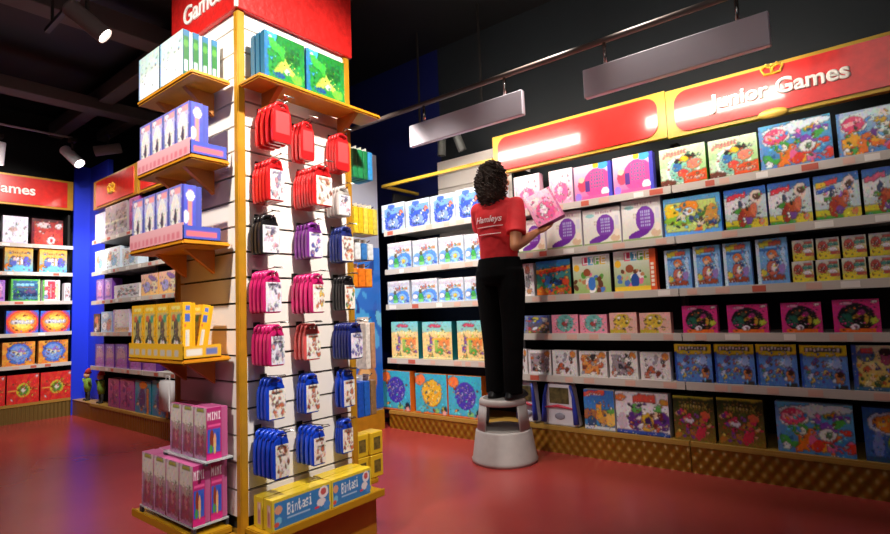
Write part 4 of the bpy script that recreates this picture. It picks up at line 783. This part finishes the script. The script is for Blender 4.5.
PR = [  # colour, hex, back px, front-left px, front-right px, handle-top y, bottom y, count, picture
 [('red', 'd01c20', 252, 276, 292, 104, 143, 4, None), ('red', 'd01c20', 289, 301, 314, 123, 160, 3, None), ('red', 'd01c20', 325, 336, 350, 135, 171, 4, None)],
 [('red', 'd01c20', 251, 268, 285, 160, 201, 5, 0), ('red', 'd01c20', 292, 323, 337, 167, 206, 8, 1), ('clear', 'c8c0bc', 325, 337, 351, 188, 216, 4, 4)],
 [('black', '1c1a1e', 249, 260, 280, 216, 254, 3, 4), ('purple', '7a2a8a', 293, 307, 323, 224, 258, 4, 2), ('navy', '23307a', 328, 340, 354, 228, 262, 4, 5)],
 [('pink', 'c42068', 247, 263, 282, 272, 313, 4, 8), ('pink', 'c42068', 289, 311, 325, 275, 313, 5, 3), ('black', '1c1a1e', 331, 343, 355, 277, 310, 4, 7)],
 [('pink', 'c42068', 250, 269, 285, 326, 366, 5, 12), ('salmon', 'dc5a58', 292, 304, 321, 325, 360, 3, 9), ('dark blue', '14206a', 331, 349, 363, 324, 359, 6, 6)],
 [('blue', '1440c0', 255, 266, 286, 379, 420, 3, 5), ('blue', '1440c0', 295, 304, 320, 375, 413, 3, 9), ('blue', '1440c0', 332, 342, 355, 371, 407, 2, 13)],
 [('blue', '1440c0', 251, 273, 290, 433, 479, 5, 1), ('blue', '1440c0', 294, 312, 326, 428, 465, 4, 13), ('blue', '1440c0', 334, 341, 353, 420, 453, 3, 9)],
]
YF0 = TY0+.008
proto = {}
for ri, rw in enumerate(PR):
    for ci, (cn, ch, pb, pf, pr, yt_, yb2, n, pk) in enumerate(rw):
        zmid = hz((yt_+yb2)/2, 1.3+.2*ci, 1.9)
        xl = hx(pb, zmid, Y=YF0-.01)                              # left edge where the stack meets the board
        a = (pf-445)/F; v = CR-a*CF; yf = -(xl*v.x+(zmid-CP.z)*v.z)/v.y; yf = max(1.845, min(YF0-.04, yf))
        xr = hx(pr, zmid, Y=yf); w_ = max(.075, min(.105, xr-xl)); xc = xl+w_/2
        zt = hz(yt_, xc, yf+.01); zb_ = hz(yb2, xc, yf); h_ = zt-zb_-.018
        n = max(n, 2); sp = (YF0-.012-yf)/n; th = min(.02, sp*.82)
        key = (cn, pk, round(h_, 3), round(w_, 3))
        base = make_pack(cn.replace(' ', '_'), ch, pk, w_, h_, th)
        rown = ['top', 'second', 'third', 'fourth', 'fifth', 'sixth', 'bottom'][ri]; coln = ['left', 'middle', 'right'][ci]
        for q in range(n):
            o = base if q == 0 else copy_tree(base)
            if q > 0:
                for chd in list(o.children):
                    if 'label' in chd.name: bpy.data.objects.remove(chd)
            o.location = (xc+random.uniform(-.001, .001), yf+sp*q, zt-.0)
            tag(o, f"{cn} travel game case, {'front' if q == 0 else ORD[q]} of the {coln} stack in {rown} peg row", 'game', f"{cn} travel games on the {rown} row {coln} peg")
        hook_obj(xc, TY0+.011, yf-.03, zt-.013, f"wire hook holding the {coln} stack in {rown} peg row")
# ------------------------------------------------------------------ items on the tower's far right side
def side_stack(px0, px1, pyt, pyb, n, key, hexs, desc, where, Y=2.1, wd=.12):
    z1_ = hz(pyt, 1.85, Y); z0_ = hz(pyb, 1.85, Y); zm = (z1_+z0_)/2; xa, xb = max(1.815, hx(px0, zm, Y=Y)), hx(px1, zm, Y=Y); sp = (xb-xa)/n
    for k_ in range(n):
        t = empty('hanging_pack', (xa+sp*(k_+.5), Y, z0_)); tag(t, f"{desc}, {ORD[k_]} from the tower, hanging {where}", 'pack', f"{desc} {where}")
        bm = bmesh.new(); box(bm, (-sp*.42, 0, 0), (sp*.42, wd, z1_-z0_-.03)); bevel(bm, min(.003, sp*.1), 1); link('body', bm, mat('pack_'+hexs[k_ % len(hexs)], hexs[k_ % len(hexs)], .35, noise=.25, scale=45), t)
        bm = bmesh.new(); box(bm, (-.001, wd*.3, z1_-z0_-.03), (.001, wd*.7, z1_-z0_)); link('hang_tab', bm, WHITE, t)
    t = empty('peg_hook', (TX1-.01, Y+wd/2, z1_-.012)); tag(t, f"wire hook on the tower's right side {where}", 'hook')
    bm = bmesh.new(); tube(bm, [(0, 0, 0), (xb-TX1+.02, 0, 0), (xb-TX1+.035, 0, .01)], .003, 6); link('wire', bm, CHROME, t, True)
side_stack(353, 373, 140, 175, 4, None, ['12804a', '188a4e', '0f7a44', '2a90d0'], 'green game pack', 'near the top')
side_stack(354, 378, 199, 232, 5, None, ['e8c42c', 'e0b820', 'ecd04a', 'e8c42c', 'd8c850'], 'yellow pack', 'above the white packs')
side_stack(355, 374, 236, 259, 3, None, ['d8dce0', '3a7ac0', 'd8dce0'], 'white and blue pack', 'above the orange packs')
side_stack(351, 373, 262, 287, 3, None, ['f0821c', 'e8781c', 'f08a24'], 'orange pack', 'below the white packs')
side_stack(366, 376, 318, 372, 2, None, ['e0d8d0', 'b88a6a'], 'framed picture pack', 'beside the dark blue cases')
side_stack(358, 377, 378, 420, 3, None, ['1c50b8', '2460c0', '8a6a48'], 'blue picture pack', 'above the yellow cubes')
for c in range(2):
    for lv in range(2):
        t = empty('toy_cube', (1.84+.088*c, 2.06-.012*c, TRAYZ+.001+lv*.112))
        tag(t, f"yellow boxed cube, {'upper' if lv else 'lower'} {'left' if c == 0 else 'right'} of four at the tower's right foot", 'box', 'yellow cubes on the tower tray')
        bm = bmesh.new(); box(bm, (-.042, -.042, 0), (.042, .042, .11)); bevel(bm, .004, 1); link('carton', bm, mat('cube_yellow', 'd8b024', .4), t)
        bm = bmesh.new(); box(bm, (-.022, -.0435, .025), (.022, -.042, .085)); link('picture_label', bm, mat('cube_label', '6a5a28', .5, noise=.4, scale=60), t)
# ------------------------------------------------------------------ step stool
ST = Vector((3.165, 2.045, 0))
st = empty('step_stool', ST); tag(st, 'round grey plastic step stool under the person', 'stool')
GREYP = mat('stool_grey', 'aaa2a0', .4, noise=.05, scale=20)
VA = math.atan2(-ST.y, -ST.x)
def ringwall(bm, prof, a0, a1, n):
    rings = []
    for i in range(n+1):
        a = a0+(a1-a0)*i/n; rings.append([bm.verts.new((r*math.cos(a), r*math.sin(a), z)) for r, z in prof])
    m_ = len(prof)
    for i in range(n):
        for j in range(m_): bm.faces.new((rings[i][j], rings[i+1][j], rings[i+1][(j+1) % m_], rings[i][(j+1) % m_]))
    if a1-a0 < 6.28: bm.faces.new(rings[0]); bm.faces.new(rings[-1][::-1])
bm = bmesh.new(); ringwall(bm, [(.222, 0), (.226, .02), (.219, .03), (.192, .205), (.183, .215), (.172, .215), (.2, .03), (.2, 0)], 0, 2*math.pi, 48)
bmesh.ops.remove_doubles(bm, verts=bm.verts[:], dist=1e-5); bmesh.ops.recalc_face_normals(bm, faces=bm.faces[:]); link('base_ring', bm, GREYP, st, True)
for k_ in range(2):      # two broad side walls leave an opening at front and back
    c0 = VA+math.pi/2+k_*math.pi-.06; bm = bmesh.new()
    ringwall(bm, [(.183, .21), (.16, .385), (.15, .385), (.173, .21)], c0-.87, c0+.87, 24)
    bmesh.ops.recalc_face_normals(bm, faces=bm.faces[:]); link('side_wall', bm, GREYP, st, True)
bm = bmesh.new(); hloft(bm, [(0, 0, .215, .175, .175), (0, 0, .222, .172, .172)], 40); link('inner_step', bm, mat('stool_inner', '8a8480', .5), st)
bm = bmesh.new(); hloft(bm, [(0, 0, .378, .158, .158), (0, 0, .385, .163, .163), (0, 0, .41, .158, .158), (0, 0, .42, .15, .15)], 48); o = link('top_step', bm, GREYP, st, True)
bm = bmesh.new(); hloft(bm, [(0, 0, .4195, .135, .135), (0, 0, .4225, .132, .132)], 40); link('tread_mat', bm, mat('tread_grey', '6a6664', .8, bump=.5, scale=120), o)
# ------------------------------------------------------------------ person
FZ = .4235
PB = Vector((3.15, 2.01, FZ))
ps = empty('person', PB); ps.scale = (1.03, 1.03, 1.035); tag(ps, 'person in red t-shirt and black trousers standing on the stool, holding a pink box', 'person')
def remesh(o, vox, sm=4):
    r = o.modifiers.new('r', 'REMESH'); r.mode = 'VOXEL'; r.voxel_size = vox; r.use_smooth_shade = True
    s_ = o.modifiers.new('s', 'SMOOTH'); s_.factor = .5; s_.iterations = sm
SKINM = mat('skin', 'b0714c', .5); HAIR = mat('dark_hair', '34261f', .9, noise=.5, scale=25); SHIRT = mat('red_tshirt', 'cc1a22', .75, noise=.06, scale=30); TROU = mat('black_trousers', '060607', .95); SHOE = mat('black_shoes', '08080a', .4)
RS, RE, RW = Vector((0, -.165, .1275*10)), Vector((-.085, -.185, .985)), Vector((.115, -.235, 1.085))
LS, LE, LW = Vector((.01, .17, 1.275)), Vector((.17, .235, 1.12)), Vector((.29, .185, 1.29))
HD = Vector((-.005, .0, 1.46))
# body: one continuous remeshed figure
bm = bmesh.new()
for s in (-1, 1):
    tube(bm, [(0, s*.085, .88), (0, s*.085, .76), (.005, s*.08, .45), (0, s*.07, .3), (-.01, s*.065, .06)], [.075, .075, .048, .047, .032], 12)
    ball(bm, (.02, s*.065, .04), (.09, .034, .034))
hloft(bm, [(0, 0, .8, .08, .14), (0, 0, .9, .085, .145), (0, 0, 1.0, .07, .115), (0, 0, 1.12, .085, .13), (0, 0, 1.24, .08, .155), (0, 0, 1.3, .055, .11), (0, .01, 1.33, .035, .05)], 20)
tube(bm, [(-.01, .01, 1.28), (-.01, .01, 1.36), HD-Vector((0, 0, .06))], [.055, .048, .046], 12)
def arm(S, E, W, hd):
    tube(bm, [S-Vector((0, S.y*.06, .012)), S.lerp(E, .5), E], [.046, .045, .037], 12); ball(bm, S-Vector((0, S.y*.08, .012)), .046); ball(bm, E, .037)
    tube(bm, [E, E.lerp(W, .35), W], [.037, .037, .024], 12); ball(bm, W, .025)
arm(RS, RE, RW, 0); arm(LS, LE, LW, 0)
# head with a face turned a little to the right
HR = Matrix.Rotation(math.radians(-28), 4, 'Z')
def hp(x, y, z): return HD+(HR @ Vector((x, y, z)))
ball(bm, HD, (.092, .076, .108), 3, HR); ball(bm, hp(.035, 0, -.055), (.052, .05, .055), 2, HR)
ball(bm, hp(.097, 0, -.012), (.018, .012, .022), 2, HR); ball(bm, hp(.086, 0, -.052), (.012, .026, .008), 2, HR); ball(bm, hp(.086, 0, -.064), (.012, .022, .007), 2, HR)
for s in (-1, 1): ball(bm, hp(0, s*.078, -.01), (.018, .01, .03), 2, HR); ball(bm, hp(.082, s*.032, .03), (.012, .02, .008), 2, HR)
# right hand gripping the held box from below, fingers along the far side; left hand on the shelf box
def hand(W, fwd, palm_n, curl, side=1):
    """palm + four unequal bent fingers + thumb from the side of the palm"""
    fwd = fwd.normalized(); palm_n = (palm_n-fwd*palm_n.dot(fwd)).normalized(); lat = fwd.cross(palm_n)*side
    pc_ = W+fwd*.045
    tube(bm, [W-fwd*.01, W+fwd*.02, pc_, W+fwd*.082], [(.022, .018), (.032, .017), (.037, .016), (.036, .013)], 10)
    Mx = Matrix((lat, fwd, palm_n)).transposed().to_4x4(); ball(bm, pc_, (.038, .045, .014), 2, Mx)
    for i, ln in enumerate((.068, .077, .072, .056)):
        b0 = W+fwd*(.08-.004*abs(i-1.3))+lat*(.028-i*.0185); d0 = fwd+palm_n*curl*.4+lat*(.12-.08*i); d1 = fwd*.8+palm_n*curl; d2 = fwd*.35+palm_n*curl*1.35
        p1 = b0+d0.normalized()*ln*.42; p2 = p1+d1.normalized()*ln*.33; p3 = p2+d2.normalized()*ln*.28
        tube(bm, [b0-fwd*.02, b0, p1, p2, p3], [.0085, .0088, .0082, .0074, .006], 8); ball(bm, p3, .0062, 1)
    t0 = W+fwd*.02+lat*.028; t1 = t0+(fwd*.5+lat*.85+palm_n*.35).normalized()*.035; t2 = t1+(fwd*.8+lat*.3+palm_n*.6).normalized()*.03
    tube(bm, [t0-lat*.015, t0, t1, t2], [.012, .012, .0098, .0078], 8); ball(bm, t2, .0078, 1)
RHf = Vector((.75, -.45, .42)); hand(RW, RHf, Vector((-.35, -.2, .9)), .55, 1)
LHf = Vector((.65, -.15, .75)); hand(LW, LHf, Vector((.6, .1, -.35)), .45, -1)
bmesh.ops.recalc_face_normals(bm, faces=bm.faces[:]); bd_ = link('body', bm, SKINM, ps, True); remesh(bd_, .0055, 3)
# shirt
bm = bmesh.new()
hloft(bm, [(0, 0, .86, .095, .14), (0, 0, .93, .094, .14), (0, 0, 1.0, .096, .138), (0, 0, 1.1, .103, .15), (0, 0, 1.2, .104, .165), (0, 0, 1.27, .09, .168), (0, 0, 1.315, .062, .12), (-.005, .01, 1.345, .05, .065)], 32)
for S, E in ((RS, RE), (LS, LE)):
    S2 = Vector((S.x, S.y*.9, S.z-.012)); tube(bm, [S2, S.lerp(E, .35), S.lerp(E, .72)], [.06, .06, .064], 16); ball(bm, S2, .062, 2)
bmesh.ops.recalc_face_normals(bm, faces=bm.faces[:]); sh = link('t_shirt', bm, SHIRT, ps, True); remesh(sh, .007, 5)
dt_ = sh.modifiers.new('folds', 'DISPLACE'); tx = bpy.data.textures.new('folds', 'CLOUDS'); tx.noise_scale = .09; dt_.texture = tx; dt_.strength = .009; dt_.mid_level = .5
PRN = mat('shirt_print', 'f0d8d8', .7)
me = text_mesh('Hamleys', .06, .001, .0008, .3); me.materials.clear(); me.materials.append(PRN)
M = Matrix(((0, 0, -1, 0), (-1, 0, 0, 0), (0, 1, 0, 0), (0, 0, 0, 1)))
me.transform(M @ Matrix.Translation((-.115, 0, 0)))
for v in me.vertices: v.co.x = -.1045+(abs(v.co.y)/.165)**2*.045-(.0 if v.co.x > 0 else .0015); v.co.z += 1.16; v.co.x -= .003
po = bpy.data.objects.new('lettering', me); COL.objects.link(po); po.parent = sh
bm = bmesh.new()
for z, w_ in ((1.13, .1), (1.08, .085)):
    pv = [(-.104+(abs(y)/.16)**2*.035-.0015, y, z) for y in [(-w_+2*w_*i/8) for i in range(9)]]; tube(bm, pv, .003, 5)
link('print_line', bm, PRN, sh)
# trousers
bm = bmesh.new()
hloft(bm, [(0, 0, .74, .1, .155), (0, 0, .8, .117, .172), (0, 0, .87, .113, .163), (0, 0, .925, .106, .152)], 28)
for s in (-1, 1):
    tube(bm, [(0, s*.08, .84), (0, s*.088, .72), (.005, s*.084, .5), (0, s*.075, .3), (-.01, s*.07, .08), (-.01, s*.069, .03)], [.095, .093, .078, .068, .062, .063], 20)
bmesh.ops.recalc_face_normals(bm, faces=bm.faces[:]); TROU.node_tree.nodes['Principled BSDF'].inputs['Specular IOR Level'].default_value = .1; tr = link('trousers', bm, TROU, ps, True); remesh(tr, .007, 4)
# shoes
for s in (-1, 1):
    bm = bmesh.new(); hloft(bm, [(.035, s*.066, 0, .122, .042), (.035, s*.066, .012, .125, .045), (.035, s*.066, .02, .122, .042), (.02, s*.066, .05, .09, .038), (-.02, s*.066, .075, .045, .034)], 20, p=2.4); link('shoe', bm, SHOE, ps, True)
# curly hair: cap + many small corkscrew curls
bm = bmesh.new(); ball(bm, HD+Vector((-.028, .006, -.005)), (.1, .1, .135), 3, HR); ball(bm, HD+Vector((-.045, .005, -.09)), (.085, .098, .09), 3)
R = random.Random(5); cap = bm
cbm = bmesh.new()
for i in range(420):
    th = R.uniform(0, 6.28); cz = R.uniform(-1, 1)
    d = Vector((math.sqrt(1-cz*cz)*math.cos(th), math.sqrt(1-cz*cz)*math.sin(th), cz)); ld = HR.inverted() @ d
    if ld.x > .52 and ld.z < .62: continue
    c = HD+Vector((-.03, .006, -.03))+Vector((d.x*.1, d.y*.103, d.z*.145))
    ln = R.uniform(.03, .06); r_ = R.uniform(.008, .013); ph = R.uniform(0, 6); pts = []
    for q in range(9):
        u = q/8; pts.append(c+d*.012*math.sin(u*3)+Vector((0, 0, -ln*u+.015))+Vector((r_*math.cos(ph+u*9), r_*math.sin(ph+u*9), 0)))
    tube(cbm, pts, [.0045]*8+[.002], 5)
me_ = bpy.data.meshes.new('x'); cbm.to_mesh(me_); cbm.free(); bm.from_mesh(me_)
link('hair', bm, HAIR, ps, True)
# held boxes
def held(name, key, c, ang, dims, label, yaw):
    o = bpy.data.objects.new(name, art_mesh(key)); COL.objects.link(o); o.scale = dims
    o.rotation_euler = ang; o.location = c; tag(o, label, 'box'); return o
HC = PB+Vector((.14, -.345, 1.19))
held('game_box', 'held_pink', HC, Euler((math.radians(-12), math.radians(-24), math.radians(-62))), (.2, .075, .235), 'pale pink game box held up tilted in the right hand', 0)
ARTS['magenta_plain'] = (Art(20, 10, 'a8306a', 'b83a78').blobs(6, ['f0c8d8', 'c85a90'], .1, .2, .9, .8, .04, .08, 2), '8a2450')
# ------------------------------------------------------------------ ceiling: tracks, spots, hanging panels, beams
BEAM = mat('beam_dark', '5a5250', .7)
def beam(a, b, w_, h_, label, name='ceiling_beam'):
    a, b = Vector(a), Vector(b); d = b-a; L = d.length; t = empty(name, a, math.atan2(d.y, d.x)); tag(t, label, 'beam', 'dark ceiling beams')
    bm = bmesh.new(); box(bm, (0, -w_/2, -h_/2), (L, w_/2, h_/2)); bevel(bm, .005, 1); link('body', bm, BEAM, t)
beam((.6, -1, 3.45), (.6, 7.7, 3.45), .16, .2, 'dark ceiling beam farthest left, running into the picture')
beam((2.1, 2.5, 3.4), (2.1, 7.7, 3.4), .14, .16, 'dark ceiling beam left of the tower over the middle wall')
beam((2.6, -1, 3.45), (2.6, 7.7, 3.45), .1, .12, 'dark ceiling beam over the central aisle')
beam((-1, 6.2, 3.3), (3.9, 6.2, 3.3), .2, .12, 'dark cross beam over the far aisle')
beam((-1, 4.6, 3.42), (3.9, 4.6, 3.42), .2, .16, 'dark cross beam behind the tower')
bm = bmesh.new(); tube(bm, [(0, 0, 0), (0, -6.2, 0)], .018, 10)
t = link('conduit', bm, mat('conduit_grey', '6a5c56', .5, .1), None, True); t.location = (3.0, 4.6, 2.585); tag(t, 'long pale ceiling pipe the white panels hang from', 'pipe')
bm = bmesh.new(); tube(bm, [(0, 0, 0), (2.3, 0, 0)], .012, 8)
t = link('lighting_track', bm, mat('track_grey', 'a8a4a4', .4, .3), None, True); t.location = (-.3, 6.75, 3.08); tag(t, 'thin pale lighting track at upper left', 'track')
for x_, y0_, L_, z_, lb in ((3.62, 2.3, .9, 2.64, 'short dark track behind the left hanging lamp'), (1.14, 3.0, 1.4, 3.09, 'dark track carrying the top left spotlight')):
    bm = bmesh.new(); box(bm, (-.015, 0, 0), (.015, L_, .03)); box(bm, (-.008, .1, .03), (.008, .116, 3.6-z_)); box(bm, (-.008, L_-.116, .03), (.008, L_-.1, 3.6-z_))
    t = link('lighting_track', bm, mat('track_dark', '2c2826', .5), None); t.location = (x_, y0_, z_); tag(t, lb, 'track')
def hpanel(y0, y1, z0, z1, label):
    t = empty('wall_washer_lamp', (3.0, (y0+y1)/2, z0)); tag(t, label, 'lamp', 'white hanging wall washer lamps'); L = (y1-y0)/2; h = z1-z0
    bm = bmesh.new(); box(bm, (-.02, -L, 0), (.02, L, h)); bevel(bm, .004, 1); link('housing', bm, mat('panel_white', 'd8d0dc', .45), t)
    bm = bmesh.new(); box(bm, (.02, -L*.9, h*.25), (.024, L*.9, h*.75)); link('diffuser', bm, mat('washer_glow', 'fff2e4', .4, emit=42), t)
    for s in (-.72, .72):
        bm = bmesh.new(); tube(bm, [(0, s*L, h), (0, s*L, 2.57-z0)], .011, 8); link('hanger', bm, CHROME, t, True)
hpanel(1.67, 2.656, 2.279, 2.445, 'white hanging lamp housing, left and brighter of the two')
hpanel(.285, 1.249, 2.264, 2.438, 'white hanging lamp housing, right and dimmer of the two')
def track_spot(pos, aim, label, bright, col, size=1):
    pos = Vector(pos); d = (Vector(aim)-pos).normalized(); t = empty('track_spotlight', pos); tag(t, label, 'lamp', 'ceiling track spotlights')
    q = d.to_track_quat('Z', 'Y').to_matrix().to_4x4(); L = .24*size; r = .052*size
    bm = bmesh.new(); ringp = [(0, 0), (r*.9, 0), (r, .012), (r, L), (r*.9, L), (r*.85, L-.02), (0, L-.02)]
    n = 24; rings = [[bm.verts.new(q @ Vector((rr*math.cos(k*2*math.pi/n), rr*math.sin(k*2*math.pi/n), zz-L/2))) for k in range(n)] for rr, zz in ringp]
    for i in range(len(rings)-1):
        for k in range(n): bm.faces.new((rings[i][k], rings[i][(k+1) % n], rings[i+1][(k+1) % n], rings[i+1][k]))
    bmesh.ops.remove_doubles(bm, verts=bm.verts[:], dist=1e-6); bmesh.ops.recalc_face_normals(bm, faces=bm.faces[:]); link('lamp_head', bm, col, t, False)
    bm = bmesh.new(); bmesh.ops.create_circle(bm, cap_ends=True, radius=r*.84, segments=24, matrix=q @ Matrix.Translation((0, 0, L/2-.012)))
    link('lens', bm, mat('lamp_lens_%d' % bright, 'fff6ea', .3, emit=bright) if bright else mat('lens_off', '50504c', .2), t)
    bm = bmesh.new(); tube(bm, [(0, 0, r*.6), (0, 0, .16)], .012, 8); box(bm, (-.03, -.05, .16), (.03, .05, .2)); link('track_adapter', bm, mat('lamp_dark', '302826', .5), t)
    return t
LW_ = mat('lamp_white', '8a7c78', .45)
track_spot((1.14, 3.62, 2.88), (1.85, 3.2, 2.2), 'cylindrical ceiling spotlight at top left with glowing end', 12, LW_, 1.05)
track_spot((2.0, 6.75, 2.87), (2.2, 6.4, 2.5), 'bright white spotlight above the corner of the left wall', 12, mat('lamp_bright', 'e8e4ea', .4), 1.1)
track_spot((2.3, 6.6, 2.98), (1.6, 7.0, 2.8), 'dim brown spotlight beside the bright white one', 0, LW_, 1.1)
track_spot((1.42, 7.0, 2.84), (1.4, 7.1, 2.2), 'white spotlight at the left picture edge', 10, mat('lamp_bright', 'e8e4ea', .4), 1)
track_spot((3.62, 2.85, 2.47), (3.62, 2.86, 2.2), 'dim grey spotlight under the left hanging panel, left of two', 0, mat('lamp_grey', '4a4c4a', .5), .7)
track_spot((3.62, 2.66, 2.47), (3.7, 2.6, 2.2), 'dim grey spotlight under the left hanging panel, right of two', 0, mat('lamp_grey', '4a4c4a', .5), .7)
